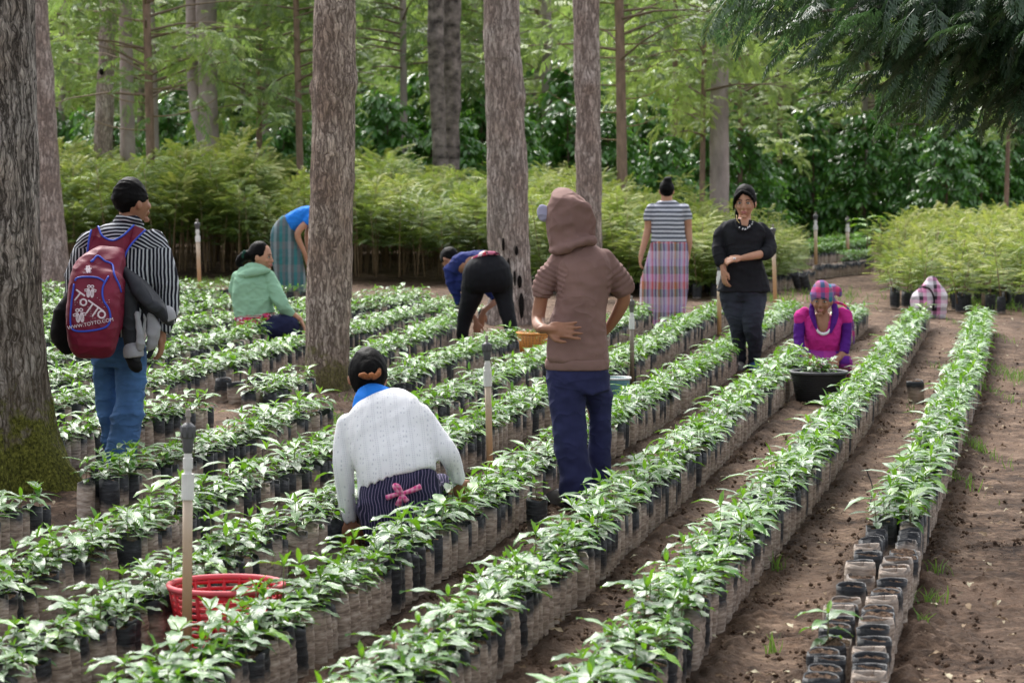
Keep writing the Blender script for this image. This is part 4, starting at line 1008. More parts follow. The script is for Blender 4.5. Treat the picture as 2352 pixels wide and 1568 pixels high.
def head_parts(c, fwd, up=(0, 0, 1), s=1.0):
    R = axes(fwd, up); c = np.asarray(c)
    n, m = 26, 18; ph = np.linspace(-PI / 2 + .06, PI / 2 - .06, m); th = np.arange(n) * 2 * PI / n
    x = np.cos(ph)[:, None] * np.cos(th); y = np.cos(ph)[:, None] * np.sin(th); z = np.sin(ph)[:, None] * np.ones(n)
    lo = np.maximum(0, -z)
    X = 0.074 * x * (1 - 0.30 * lo ** 1.6); Y = 0.094 * y * np.where(y < 0, 1 - 0.34 * lo, 1 - 0.10 * lo) + 0.014 * lo; Z = 0.116 * z
    Y = np.where(y > 0.7, Y * 0.985, Y)
    def L(P): return (np.asarray(P, float) * s) @ R.T + c
    g = [loft(np.stack([X, Y, Z], -1) @ (R.T * s) + c)]
    g.append(tube(L([(0, .086, .020), (0, .096, -.004), (0, .108, -.026), (0, .098, -.036)]), [.007 * s, .009 * s, .0125 * s, .010 * s], 8, m=2, round_ends=True))
    for k in (-1, 1):
        g.append(ellipsoid(L((k * .011, .095, -.031)), (.008 * s,) * 3, None, 8, 6))
        g.append(ellipsoid(L((k * .036, .073, -.028)), (.020 * s, .014 * s, .018 * s), R, 10, 7))          # cheeks
        g.append(ellipsoid(L((k * .077, -.004, -.012)), (.010 * s, .019 * s, .031 * s), R @ rotm((0, 0, 1), k * 0.35), 10, 7))
    g.append(ellipsoid(L((0, .088, -.096)), (.022 * s, .016 * s, .014 * s), R, 10, 7))                       # chin
    g.append(ellipsoid(L((0, .092, -.060)), (.024 * s, .010 * s, .016 * s), R, 10, 7))                       # mouth mound
    return g, L, R
def face(t, L, R, s=1.0, lips='lips'):
    for k in (-1, 1):
        e = put('eye', ellipsoid(L((k * .031, .0845, .004)), (.0135 * s, .007 * s, .0065 * s), R, 12, 8), M['eye_white'], t)
        put('iris', ellipsoid(L((k * .031, .0905, .003)), (.0062 * s, .003 * s, .0060 * s), R, 10, 6), M['dark_eye'], e)
        put('eyelid', tube(L([(k * .016, .0895, .006), (k * .024, .0915, .0115), (k * .034, .0900, .0125), (k * .046, .0825, .007)]), [.0016 * s, .0024 * s, .0024 * s, .0016 * s], 6, m=3), M['hair'], e)
        put('eyebrow', tube(L([(k * .014, .092, .024), (k * .028, .092, .030), (k * .048, .081, .026)]), [.0028 * s, .0034 * s, .0015 * s], 6, m=3), M['hair'], t)
    put('lips', join([tube(L([(-.024, .092, -.062), (-.008, .1025, -.0575), (0, .1015, -.059), (.008, .1025, -.0575), (.024, .092, -.062)]), [.002 * s, .005 * s, .005 * s, .005 * s, .002 * s], 8, m=3),
                      tube(L([(-.021, .092, -.064), (0, .1025, -.0685), (.021, .092, -.064)]), [.002 * s, .0062 * s, .002 * s], 8, m=3)]), M['lips'], t)
def hair_cap(L, R, s=1.0, back=0.016, up=0.012, grow=1.10, low=0.0):
    n, m = 30, 20; ph = np.linspace(-PI / 2 + .06, PI / 2 - .06, m); th = np.arange(n) * 2 * PI / n
    x = np.cos(ph)[:, None] * np.cos(th); y = np.cos(ph)[:, None] * np.sin(th); z = np.sin(ph)[:, None] * np.ones(n); lo = np.maximum(0, -z)
    X = 0.077 * grow * x * (1 - 0.25 * lo); Y = 0.092 * grow * y * np.where(y > 0, 1 - 0.9 * lo, 1 - 0.22 * lo) - back; Z = 0.108 * grow * z * np.where(z < 0, 0.85 + low, 1) + up
    return loft(L(np.stack([X, Y, Z], -1).reshape(-1, 3)).reshape(m, n, 3))
def hand_parts(w, d, pn, size=1.0, curl=0.35, spread=0.16, thumb=1, curls=None):
    """wrist w, pointing d, palm normal pn (towards the palm side); thumb +1/-1 side"""
    d = unit(d); pn = unit(np.asarray(pn, float) - d * np.dot(pn, d)); s = np.cross(d, pn) * thumb; w = np.asarray(w, float); z = size
    B = np.stack([d, s, pn], 1); g = [ellipsoid(w + d * .045 * z, (.052 * z, .041 * z, .0165 * z), B, 12, 8), tube([w - d * .02 * z, w + d * .03 * z], [.026 * z, .028 * z], 10, round_ends=True, ex=.7)]
    for i, (off, ln) in enumerate(((.029, .072), (.0095, .080), (-.0105, .075), (-.029, .060))):
        a = spread * (1.5 - i) / 1.5; cu = (curls[i] if curls else curl) ; p = w + d * .082 * z + s * off * z; P = [p - d * .03 * z]; ang = 0.0; dd = d * math.cos(a) + s * math.sin(a)
        for j, f in enumerate((.45, .32, .26)):
            ang += cu * (0.7 + 0.3 * j); P.append(p); p = p + (dd * math.cos(ang) + pn * math.sin(ang)) * ln * z * f
        P.append(p); g.append(tube(P, [.0092 * z, .0092 * z, .0085 * z, .0078 * z, .0062 * z], 8, round_ends=True))
    p = w + d * .022 * z + s * .030 * z; q = unit(d * .62 + s * .7 + pn * .35)
    g.append(tube([p - q * .015 * z, p + q * .028 * z, p + unit(q + d * .5) * .052 * z, p + unit(q + d * 1.1) * .072 * z], [.0125 * z, .0115 * z, .0098 * z, .0072 * z], 8, round_ends=True))
    return g
def foot_parts(a, d, s=1.0, r=0.037):
    a = np.asarray(a, float); d = unit([d[0], d[1], 0]); h = a[2]
    base = np.array([a[0], a[1], 0])
    return [tube([base - d * .05 * s + [0, 0, .035], base + d * .03 * s + [0, 0, .042], base + d * .11 * s + [0, 0, .032], base + d * .17 * s + [0, 0, .024]], [r * s, r * 1.05 * s, r * 1.1 * s, r * .75 * s], 12, m=3, round_ends=True, ex=1.0), tube([base + [0, 0, .04], a], [r * s, r * s * .9], 10)]
class Fig:
    """joints read off the photograph's enlarged crops: crop (x0, y0, scale) in 2352 px units; foot point gives the distance"""
    def __init__(s, crop, foot, name_label, group=None):
        s.crop = crop; s.b = G(*foot); s.Y = s.b[1]; s.k = s.Y / F * crop[2]
        s.t = thing('person', name_label, 'person', s.b, 0, group)
    def J(s, zx, zy, dy=0.0):
        c = s.crop; return D(c[0] + zx * c[2], c[1] + zy * c[2], s.Y + dy) - s.b
    def tube(s, pts, n=16, m=5, cap=True, round_ends=True, grow=0.0, ex=1.0):
        P = [s.J(*p[:2], p[3] if len(p) > 3 else 0.0) for p in pts]; return tube(P, [p[2] * s.k + grow for p in pts], n, m=m, round_ends=round_ends, ex=ex)
    def sweep(s, pts, side=(1, 0, 0), grow=0.0, ex=2.3, n=24):
        """(zx, zy, half width px, half depth m, dy)"""
        P = [s.J(p[0], p[1], p[4] if len(p) > 4 else 0.0) for p in pts]
        return sweep(P, [p[2] * s.k + grow for p in pts], [p[3] + grow for p in pts], side, n, ex)

M['skin'] = plain('brown_skin', (0.34, 0.160, 0.095), 0.5, 0.4, 0.10, 12)
M['skin2'] = plain('warm_brown_skin', (0.50, 0.26, 0.165), 0.5, 0.4, 0.10, 12)
M['hair'] = plain('black_hair', (0.0035, 0.003, 0.003), 0.62, 0.10, 0.5, 30, 0.8, 40, 0.006, (1, 1, 0.2))
M['eye_white'] = plain('eye_white', (0.6, 0.56, 0.52), 0.3)
M['dark_eye'] = plain('dark_eye', (0.015, 0.01, 0.008), 0.2)
M['lips'] = plain('lips', (0.46, 0.17, 0.15), 0.45)
def cloth(name, c, bump=0.25, bscale=220, var=0.10, nscale=9, rough=0.85): return plain(name, c, rough, 0.2, var, nscale, bump, bscale, 0.002, creases=1.5)
def stripes_mat(name, a, b, period, axis, duty=0.5, warp=0.01, yoke=None):
    t = NT(name); v = t.coord(); nn = t.n('TexNoise'); nn.inputs['Scale'].default_value = 7; t.l(v, nn.inputs['Vector'])
    vm = t.n('VectorMath'); vm.operation = 'MULTIPLY_ADD'; t.l(nn.outputs['Color'], vm.inputs[0]); vm.inputs[1].default_value = (warp * 2,) * 3; t.l(v, vm.inputs[2])
    s = t.sep(vm.outputs[0]); co = s[axis]
    if yoke is not None:
        up = t.math('GREATER_THAN', s[2], yoke); bent = t.math('ADD', s[2], t.math('MULTIPLY', t.math('MULTIPLY', s[0], s[0]), 1.8))
        co = t.math('ADD', t.math('MULTIPLY', up, bent), t.math('MULTIPLY', t.math('SUBTRACT', 1.0, up), s[0]))
    fr = t.math('FRACT', t.math('ADD', t.math('DIVIDE', co, period), 50.0)); f = t.math('LESS_THAN', fr, duty)
    t.color(t.mix(f, b, a)); t.rough(0.85, 0.2); t.bump(t.noise(v, 150, 3), 0.25, 0.002); return t.m
def cells_mat(name, bands, period, rows, rowperiod, axis=0, soft=0.0):
    """woven cloth: colour bands along one axis, blocks along z"""
    t = NT(name); v = t.coord(); nn = t.n('TexNoise'); nn.inputs['Scale'].default_value = 5; t.l(v, nn.inputs['Vector'])
    vm = t.n('VectorMath'); vm.operation = 'MULTIPLY_ADD'; t.l(nn.outputs['Color'], vm.inputs[0]); vm.inputs[1].default_value = (0.02, 0.02, 0.02); t.l(v, vm.inputs[2]); s = t.sep(vm.outputs[0])
    fx = t.math('FRACT', t.math('ADD', t.math('DIVIDE', s[axis], period), 50)); n = len(bands)
    c = t.ramp(fx, [(i / n, b) for i, b in enumerate(bands)], 'CONSTANT')
    fz = t.math('FRACT', t.math('ADD', t.math('DIVIDE', s[2], rowperiod), 50)); m = len(rows)
    r = t.ramp(fz, [(i / m, b) for i, b in enumerate(rows)], 'CONSTANT')
    c = t.mix(0.42, c, r)
    t.color(c); t.rough(0.85, 0.2); t.bump(t.noise(v, 160, 3), 0.3, 0.003); return t.m
M['shirt_stripe'] = stripes_mat('dark_shirt_light_stripes', (0.50, 0.52, 0.56), (0.010, 0.011, 0.020), 0.0195, 0, 0.40, 0.012, 1.255)
M['jeans'] = plain('faded_blue_jeans', (0.062, 0.14, 0.30), 0.85, 0.2, 0.35, 5, 0.3, 200, 0.002, creases=2.4)
M['maroon'] = plain('maroon_pack_cloth', (0.19, 0.010, 0.036), 0.6, 0.4, 0.22, 8, 0.4, 120, 0.003, creases=1.2)
M['blue_pipe'] = plain('blue_piping', (0.03, 0.075, 0.52), 0.5)
M['print'] = plain('pale_print', (0.86, 0.74, 0.79), 0.6, 0.3, 0.02)
M['black_cloth'] = plain('black_cloth', (0.006, 0.006, 0.007), 0.8, 0.2, 0.3, 10, 0.4, 30, 0.006)
M['dark_jacket'] = plain('charcoal_jacket', (0.028, 0.030, 0.037), 0.65, 0.3, 0.2, 8, 0.3, 60, 0.004, creases=1.0)
M['grey_jacket'] = plain('light_grey_lining', (0.34, 0.34, 0.36), 0.75, 0.3, 0.12, 8, 0.3, 60, 0.004)
M['hoodie'] = cloth('dusty_taupe_hoodie', (0.235, 0.142, 0.124), 0.35, 160, 0.22, 3)
M['sweatpants'] = cloth('navy_sweatpants', (0.026, 0.029, 0.085), 0.35, 160, 0.22, 5)
M['lavender'] = cloth('lavender_cap', (0.36, 0.35, 0.47))
M['shoe'] = cloth('worn_grey_shoe', (0.18, 0.17, 0.165))
M['blue_shirt'] = cloth('bright_blue_shirt', (0.018, 0.20, 0.72))
M['navy_top'] = cloth('navy_top', (0.022, 0.034, 0.16))
M['leggings'] = plain('black_leggings', (0.006, 0.006, 0.009), 0.7, 0.2, 0.3, 6)
M['green_hoodie'] = cloth('pale_green_hoodie', (0.30, 0.52, 0.36), 0.2, 120, 0.10, 4)
M['navy_skirt'] = cloth('navy_skirt', (0.018, 0.022, 0.065), 0.3, 120, 0.3, 6)
M['striped_skirt'] = stripes_mat('navy_skirt_thin_stripes', (0.16, 0.13, 0.22), (0.016, 0.017, 0.045), 0.013, 0, 0.25, 0.03)
M['tee_stripe'] = stripes_mat('grey_white_striped_tee', (0.60, 0.61, 0.68), (0.12, 0.13, 0.16), 0.047, 2, 0.45, 0.006)
M['teal_skirt'] = cells_mat('teal_grey_woven_skirt', [(0.03, 0.20, 0.21), (0.14, 0.15, 0.16), (0.05, 0.13, 0.15), (0.28, 0.33, 0.35), (0.10, 0.11, 0.12)], 0.19, [(0.08, 0.16, 0.18), (0.16, 0.18, 0.19), (0.04, 0.15, 0.16)], 0.30)
M['woven_skirt'] = cells_mat('bright_woven_skirt', [(0.60, 0.35, 0.50), (0.50, 0.06, 0.12), (0.42, 0.40, 0.55), (0.10, 0.035, 0.18), (0.55, 0.50, 0.55), (0.42, 0.15, 0.05), (0.13, 0.15, 0.13), (0.45, 0.42, 0.48), (0.16, 0.04, 0.24), (0.38, 0.44, 0.62)], 0.175,
                             [(0.62, 0.30, 0.48), (0.22, 0.23, 0.22), (0.52, 0.42, 0.62), (0.62, 0.50, 0.60), (0.16, 0.17, 0.17), (0.55, 0.16, 0.10)], 0.50)
M['black_top'] = cloth('faded_black_top', (0.014, 0.0145, 0.018), 0.3, 140, 0.35, 5)
M['magenta'] = cloth('magenta_top', (0.56, 0.030, 0.26), 0.2, 120, 0.12)
M['purple'] = cloth('purple_sleeve', (0.085, 0.012, 0.20), 0.2, 120, 0.12)
M['plaid_scarf'] = cells_mat('pink_teal_plaid_scarf', [(0.62, 0.04, 0.14), (0.03, 0.19, 0.27), (0.30, 0.09, 0.28), (0.62, 0.06, 0.18), (0.10, 0.05, 0.20)], 0.17, [(0.68, 0.07, 0.20), (0.03, 0.22, 0.30), (0.24, 0.16, 0.38)], 0.12)
M['white'] = cloth('white_cotton', (0.78, 0.78, 0.80))
M['pink_check'] = cells_mat('pink_check', [(0.60, 0.07, 0.24), (0.75, 0.32, 0.45)], 0.02, [(0.60, 0.07, 0.22), (0.78, 0.38, 0.5)], 0.02)
M['scrunchie'] = plain('rust_scrunchie', (0.24, 0.085, 0.03), 0.8, 0.2, 0.4, 60, 0.5, 80, 0.004)
def knit_mat():
    t = NT('white_openwork_knit'); v = t.coord(); nn = t.noise(v, 3, 2)
    s = t.sep(v); x = t.math('ADD', s[0], t.math('ADD', t.math('MULTIPLY', s[2], 0.14), t.math('MULTIPLY', nn, 0.02)))
    col = t.math('FRACT', t.math('ADD', t.math('DIVIDE', x, 0.050), 50))
    ladder = t.math('MULTIPLY', t.math('LESS_THAN', col, 0.34), t.math('LESS_THAN', t.math('FRACT', t.math('ADD', t.math('DIVIDE', s[2], 0.0075), 50)), 0.42))
    ladder = t.math('MULTIPLY', ladder, t.math('LESS_THAN', t.math('FRACT', t.math('ADD', t.math('DIVIDE', x, 0.0085), 50)), 0.55))
    mp = t.coord((70, 70, 52)); vo = t.n('TexVoronoi'); vo.inputs['Scale'].default_value = 1.0; vo.inputs['Randomness'].default_value = 0.25; t.l(mp, vo.inputs['Vector'])
    hole = t.math('MULTIPLY', t.math('LESS_THAN', vo.outputs['Distance'], 0.30), t.math('MULTIPLY', t.math('GREATER_THAN', col, 0.48), t.math('LESS_THAN', col, 0.88)))
    h = t.math('MAXIMUM', ladder, hole)
    t.color(t.mix(t.math('MULTIPLY', h, 0.45), (0.86, 0.86, 0.88), (0.42, 0.43, 0.50))); t.rough(0.9, 0.15)
    t.bump(t.math('ADD', t.math('MULTIPLY', h, -1.0), t.math('MULTIPLY', t.noise(v, 260, 2), 0.3)), 0.5, 0.004); return t.m
M['knit'] = knit_mat()
def floral_mat():
    t = NT('pink_floral_print'); v = t.coord(); vo = t.n('TexVoronoi'); vo.inputs['Scale'].default_value = 38; t.l(v, vo.inputs['Vector']); s = t.n('SeparateColor'); t.l(vo.outputs['Color'], s.inputs[0])
    t.color(t.ramp(s.outputs[0], [(0, (0.55, 0.06, 0.16)), (0.3, (0.75, 0.66, 0.68)), (0.5, (0.10, 0.02, 0.05)), (0.65, (0.65, 0.20, 0.32)), (0.85, (0.50, 0.03, 0.05))], 'CONSTANT')); t.rough(0.8, 0.2); return t.m
M['floral'] = floral_mat()

# ---- 1: the man with the backpack
f = Fig((98.0, 392.0, 0.4767), (285, 1092), 'man walking away in a dark striped shirt and faded jeans, wearing a maroon backpack'); t = f.t; J = f.J
hp, L, R = head_parts(J(428, 150, 0.02), (0.72, 0.62, 0.02), s=1.06)
body = hp + [f.tube([(418, 190, 46, .02), (410, 260, 50, .0)]),
    f.sweep([(405, 265, 60, .06, 0), (400, 310, 130, .085, 0), (390, 400, 145, .11, 0), (378, 560, 132, .105, 0), (368, 700, 118, .10, 0), (358, 830, 122, .10, 0)]),
    f.tube([(240, 372, 30, 0), (190, 430, 36, 0), (170, 500, 34, .02), (160, 650, 27, .05), (203, 800, 20, -.02)]),
    f.tube([(520, 372, 30, 0), (570, 430, 36, 0), (585, 500, 34, .0), (605, 640, 27, .02), (572, 790, 20, -.03)]),
    f.tube([(310, 830, 60, .08), (312, 1050, 48, .10), (325, 1250, 36, .12), (335, 1420, 24, .15)]),
    f.tube([(420, 830, 60, -.02), (420, 1050, 50, -.04), (400, 1250, 40, -.06), (370, 1420, 26, -.06)])]
body += hand_parts(J(203, 800, -.02), (0.10, 0, -1), (1, 0.2, 0), 0.95, 0.45, 0.1, -1) + hand_parts(J(572, 790, -.03), (-0.02, 0.05, -1), (-1, 0.2, 0), 1.0, 0.45, 0.12, 1)
body += foot_parts(J(335, 1430, .15), (0.3, 1)) + foot_parts(J(372, 1430, -.06), (0.3, 1))
put('body', solid(body, 0.0075, 2), M['skin'], t)
put('hair', folds(solid([hair_cap(L, R, 1.06, 0.010, 0.010, 1.07, -.12)], 0.006, 2), 0.0035, 50), M['hair'], t)
sh = folds(solid([f.sweep([(408, 232, 56, .062, .0), (405, 262, 68, .07, 0), (400, 300, 132, .10, 0), (390, 400, 162, .135, 0), (378, 560, 152, .135, 0), (368, 700, 140, .13, 0), (360, 810, 140, .125, 0)]),
    f.tube([(225, 345, 58, 0), (185, 450, 62, .01), (158, 590, 56, .03), (165, 700, 46, .03), (200, 815, 36, -.01)], round_ends='start'),
    f.tube([(535, 345, 62, 0), (575, 450, 66, .0), (605, 600, 60, .01), (603, 690, 52, .0), (575, 780, 38, -.03)], round_ends='start')], 0.009, 5), 0.007, 12, (1, 1, 1.4), 3, centers=((J(605, 640), .15, 1.0),))
put('shirt', sh, M['shirt_stripe'], t)
put('collar', solid([f.tube([(365, 222, 13, -.03), (400, 235, 16, -.07), (450, 232, 16, -.05), (478, 262, 12, .02)], m=4)], 0.006, 2), M['shirt_stripe'], t)
jn = folds(solid([f.sweep([(362, 790, 128, .12, 0), (362, 860, 134, .125, 0), (362, 930, 130, .12, .01)]),
    f.tube([(300, 900, 66, .06), (312, 1050, 60, .09), (322, 1200, 52, .11), (335, 1330, 46, .13), (350, 1440, 42, .14)], round_ends='start'),
    f.tube([(424, 900, 74, -.02), (425, 1050, 72, -.04), (405, 1200, 74, -.07), (380, 1330, 80, -.08), (362, 1450, 72, -.07)], round_ends='start')], 0.009, 4), 0.008, 11, (1, 1, 2.4), 7, centers=((J(400, 1220), .16, 1.2), (J(370, 1400), .14, 1.6)))
put('jeans', jn, M['jeans'], t)
for a in ((338, 1440, .15), (362, 1452, -.06)): put('shoe', solid(foot_parts(J(*a), (0.35, 1), 1.12, .040), 0.008, 2), M['shoe'], t)
# backpack
bk = thing('backpack', 'maroon backpack with blue piping and white lettering on the walking man\'s back', 'backpack', f.b, 0)
slices = [(395, 262, 398, .05), (430, 236, 400, .085), (500, 160, 398, .12), (560, 140, 395, .15), (640, 132, 390, .165), (720, 126, 382, .17), (775, 132, 368, .165), (800, 160, 345, .13)]
def pk(z):
    a = np.array(slices); return [np.interp(z, a[:, 0], a[:, i]) for i in (1, 2, 3)]
SB = -0.14
pack = sweep([J((a + b) / 2, z, SB - d) for z, a, b, d in slices], [(b - a) / 2 * f.k for z, a, b, d in slices], [d for z, a, b, d in slices], (1, 0, 0), 40, 4.2, 4)
packg = folds(solid([pack], 0.007, 2), 0.0012, 14, (1, 1, 1.5), 4)
put('pack_body', packg, M['maroon'], bk)
from mathutils.bvhtree import BVHTree
PT = BVHTree.FromPolygons([tuple(v) for v in packg.V], [tuple(q) for q in packg.L.reshape(-1, 4)])
def on_pack(zx, zy, lift=0.004):
    """the point of the pack's outer face behind a spot of the crop"""
    a, b, d = pk(zy); zx = min(max(zx, a + 6), b - 6); p = J(zx, zy, SB - 2 * d); o = np.array([0, 0, CAM_H]) - f.b; u = unit(p - o)
    h = PT.ray_cast(Vector(o), Vector(u))[0]
    return (np.array(h) if h is not None else p) - u * lift
def pipe(pts, r=0.0055, nm='piping', mat='blue_pipe'): put(nm, tube([on_pack(*p) for p in pts], r, 8, m=6), M[mat], bk)
pipe([(140, 532), (165, 518), (200, 512), (260, 515), (300, 535)])
pipe([(318, 508), (290, 560), (292, 620), (320, 670), (325, 720), (300, 755), (220, 772), (155, 770), (133, 740), (136, 650), (141, 545)])
pipe([(172, 440), (215, 430), (240, 437), (265, 410), (300, 435), (335, 452), (345, 500), (368, 550), (378, 585)])
yoke = [(234, 285), (268, 268), (284, 310), (312, 330), (345, 335), (390, 310), (440, 262), (496, 284), (425, 358), (394, 420), (390, 500), (380, 560), (200, 470), (215, 395)]
def yd(zy): return -0.155 - 0.035 * np.clip((zy - 280) / 160, 0, 1) + 0.07 * np.clip((300 - zy) / 60, 0, 1)
ya = np.array([J(x, y, yd(y) - 0.02) for x, y in yoke]); yb = np.array([J(x, y, yd(y) + 0.03) for x, y in yoke]); n = len(yoke)
yk = Geo(np.vstack([ya, yb]), list(range(n)) + [n + i for i in range(n)][::-1] + [q for i in range(n) for q in (i, i + n, (i + 1) % n + n, (i + 1) % n)], [n, n] + [4] * n)
put('shoulder_strap', yk, M['maroon'], bk, smooth=False)
def ypipe(pts): put('piping', tube([J(x, y, yd(y) - 0.022) for x, y in pts], 0.0055, 8, m=6), M['blue_pipe'], bk)
ypipe([(234, 285), (222, 340), (215, 400)]); ypipe([(268, 268), (284, 310), (312, 330), (345, 335), (390, 310), (440, 262)]); ypipe([(496, 284), (425, 358), (394, 420), (388, 500), (382, 585)])
put('buckle', box(J(289, 377, -.215), (31 * f.k, .012, 9 * f.k)), M['black_cloth'], bk)
def pen(strokes, r=0.0050, nm='lettering'):
    gs = [tube([on_pack(x, y, 0.002) for x, y in s_], r, 6, round_ends=True, ex=1.0) for s_ in strokes]; return put(nm, join(gs), M['print'], bk)
def ringpts(cx, cy, rx, ry=None, n=14, rot=0.0):
    ry = ry or rx; return [(cx + rx * math.cos(a) * math.cos(rot) - ry * math.sin(a) * math.sin(rot), cy + rx * math.cos(a) * math.sin(rot) + ry * math.sin(a) * math.cos(rot)) for a in np.linspace(0, 2 * PI, n)]
pen([[(163, 575), (201, 602)], [(182, 589), (156, 622)]]); pen([ringpts(196, 634, 15)]); pen([[(222, 626), (292, 676)], [(242, 641), (212, 684)], [(268, 659), (240, 700)]]); pen([ringpts(284, 693, 17)])
def emblem(cx, cy, q, r, rot=0.0):
    def T(p): return [(cx + (x * math.cos(rot) - y * math.sin(rot)) * q, cy + (x * math.sin(rot) + y * math.cos(rot)) * q) for x, y in p]
    pen([T(ringpts(-9, 12, 7, 20)), T(ringpts(9, 12, 7, 20)), T(ringpts(-8, -20, 7, 6)), T(ringpts(8, -20, 7, 6)), T([(-13, -8), (-28, -4), (-26, 4), (-14, 2)]), T([(13, -8), (28, -4), (26, 4), (14, 2)]), T([(-9, -2), (-9, 26)]), T([(9, -2), (9, 26)])], r, 'emblem')
emblem(230, 578, 1.0, .0030, 0.05); emblem(178, 694, 1.12, .0032, -0.1); emblem(219, 474, 0.55, .0026, -0.1)
# halftone dots round the print
pen([[(x + 0.1 * y % 5, y), (x + 0.1 * y % 5 + 0.6, y)] for x in range(152, 318, 11) for y in range(612, 742, 11) if random.random() < 0.45 and abs((x - 165) * 0.72 - (y - 590)) > 26 and not (150 < x < 210 and 650 < y)], 0.0016, 'dot_print')
def text(body, p0, p1, size, mat, parent, lift, fn, nm='lettering', ext=0.0006):
    c = bpy.data.curves.new(nm, 'FONT'); c.body = body; c.size = size; c.extrude = ext; c.align_x = 'CENTER'; c.align_y = 'CENTER'; c.materials.append(mat)
    tmp_ = bpy.data.objects.new('tmp', c); COL.objects.link(tmp_); me_ = bpy.data.meshes.new_from_object(tmp_.evaluated_get(bpy.context.evaluated_depsgraph_get())); bpy.data.objects.remove(tmp_)
    o = link(nm, me_, parent); a, b = fn(*p0, lift), fn(*p1, lift); x = unit(b - a); y = unit(np.cross(np.array([0, 1.0, 0]), -x)); z = np.cross(x, y); y = np.cross(z, x)
    Mx = Matrix.Identity(4)
    for i in range(3): Mx[i][0], Mx[i][1], Mx[i][2], Mx[i][3] = x[i], y[i], z[i], (a[i] + b[i]) / 2
    o.matrix_basis = Mx; return o
tx = text('WWW.TOTTO.COM', (152, 752), (308, 722), 0.0265, M['print'], bk, 0.013, on_pack)
tx = text('TOTTO', (196, 492), (232, 488), 0.0135, M['print'], bk, 0.010, on_pack)
# jacket over the pack and the black bag on the other side
jk = thing('jacket', 'charcoal and light grey jacket hanging from the right side of the backpack', 'jacket', f.b, 0)
g = solid([f.tube([(400, 478, 22, -.22), (445, 520, 48, -.25), (500, 600, 66, -.25), (560, 660, 58, -.23), (600, 712, 34, -.2)], ex=.5), f.tube([(398, 480, 22, -.22), (405, 600, 46, -.27), (425, 740, 52, -.26), (438, 850, 50, -.24), (440, 885, 44, -.24)], ex=.5),
    f.tube([(470, 600, 60, -.20), (520, 700, 55, -.18), (545, 800, 42, -.17), (520, 880, 36, -.17)], ex=.5)], 0.009, 4)
put('shell', folds(g, 0.020, 11, (1, 1, 1.0), 11), M['dark_jacket'], jk)
put('lining', folds(solid([f.tube([(520, 700, 22, -.235), (535, 760, 32, -.235), (528, 830, 24, -.225), (505, 862, 10, -.215)], ex=.5), f.tube([(455, 690, 16, -.30), (468, 780, 20, -.30), (470, 850, 20, -.285)], ex=.5)], 0.007, 3), 0.006, 16), M['grey_jacket'], jk)
put('cuff', solid([f.tube([(437, 868, 50, -.24), (440, 898, 49, -.24)], round_ends='start')], 0.008, 2), M['grey_jacket'], jk)
put('cuff', solid([f.tube([(598, 690, 42, -.2), (612, 726, 38, -.2)], round_ends='start')], 0.008, 2), M['grey_jacket'], jk)
put('dark_lining', folds(solid([f.tube([(425, 900, 34, -.22), (445, 935, 38, -.22)], ex=.8)], 0.008, 3), 0.006, 18), M['black_cloth'], jk)
bb = thing('black_bag', 'rounded black cloth bag hanging beside the backpack on the man\'s left', 'bag', f.b, 0)
put('pouch', folds(solid([f.tube([(132, 585, 16, -.18), (118, 650, 42, -.2), (100, 740, 60, -.2), (100, 800, 62, -.2), (118, 845, 44, -.2)])], 0.009, 4), 0.010, 14, (1, 1, 0.9), 21), M['black_cloth'], bb)

# ---- 2: the boy in the hooded sweatshirt
f = Fig((1194.4, 416.5, 0.4846), (1325, 1160), 'boy seen from behind in a dusty brown hooded sweatshirt, hands on his hips'); t = f.t; J = f.J
hp, L, R = head_parts(J(228, 180, 0.03), (-0.80, 0.55, -0.02), s=1.0)
body = hp + [f.tube([(250, 230, 52, .02), (275, 330, 52, .0)]),
    f.sweep([(290, 330, 60, .06, 0), (292, 370, 110, .08, 0), (300, 450, 115, .095, 0), (285, 650, 105, .09, 0), (275, 800, 118, .095, 0), (272, 900, 122, .10, 0)]),
    f.tube([(168, 385, 36, 0), (115, 500, 33, .0), (92, 600, 33, .02), (86, 660, 32, .0), (98, 692, 29, -.10), (128, 700, 20, -.185)]),
    f.tube([(408, 375, 36, 0), (460, 470, 33, .03), (492, 545, 33, .06), (470, 610, 31, .09), (428, 680, 24, .13), (395, 720, 20, .16)]),
    f.tube([(222, 930, 60, -.05), (232, 1150, 48, -.06), (255, 1330, 38, -.07), (270, 1500, 26, -.08)]), f.tube([(345, 930, 58, .06), (375, 1150, 46, .10), (378, 1330, 36, .12), (378, 1480, 26, .12)])]
body += hand_parts(J(128, 700, -.185), (1, .03, -0.06), (0, -1, 0.25), 1.06, 0.10, 0.12, 1, [0.05, 0.12, 0.2, 0.3])
body += hand_parts(J(395, 720, .16), (-0.7, -0.3, -.4), (0, -1, 0), 0.9, 0.3)
body += foot_parts(J(270, 1510, -.08), (-.45, .9)) + foot_parts(J(378, 1490, .12), (-.3, 1))
put('body', solid(body, 0.0062, 2), M['skin'], t)
put('hood', folds(solid([f.sweep([(268, 58, 58, .07, .03), (252, 88, 98, .12, .03), (238, 150, 116, .135, .02), (236, 215, 118, .135, .02), (236, 270, 108, .12, .01), (238, 318, 92, .10, .0)]), f.tube([(150, 325, 18, -.02), (200, 320, 26, -.08), (270, 292, 26, -.12), (335, 275, 20, -.09)], ex=1)], 0.008, 5), 0.011, 12, (1.2, 1, 1.4), 5, centers=((J(290, 270, -.1), .07, 1.2), (J(330, 110), .06, .8))), M['hoodie'], t)
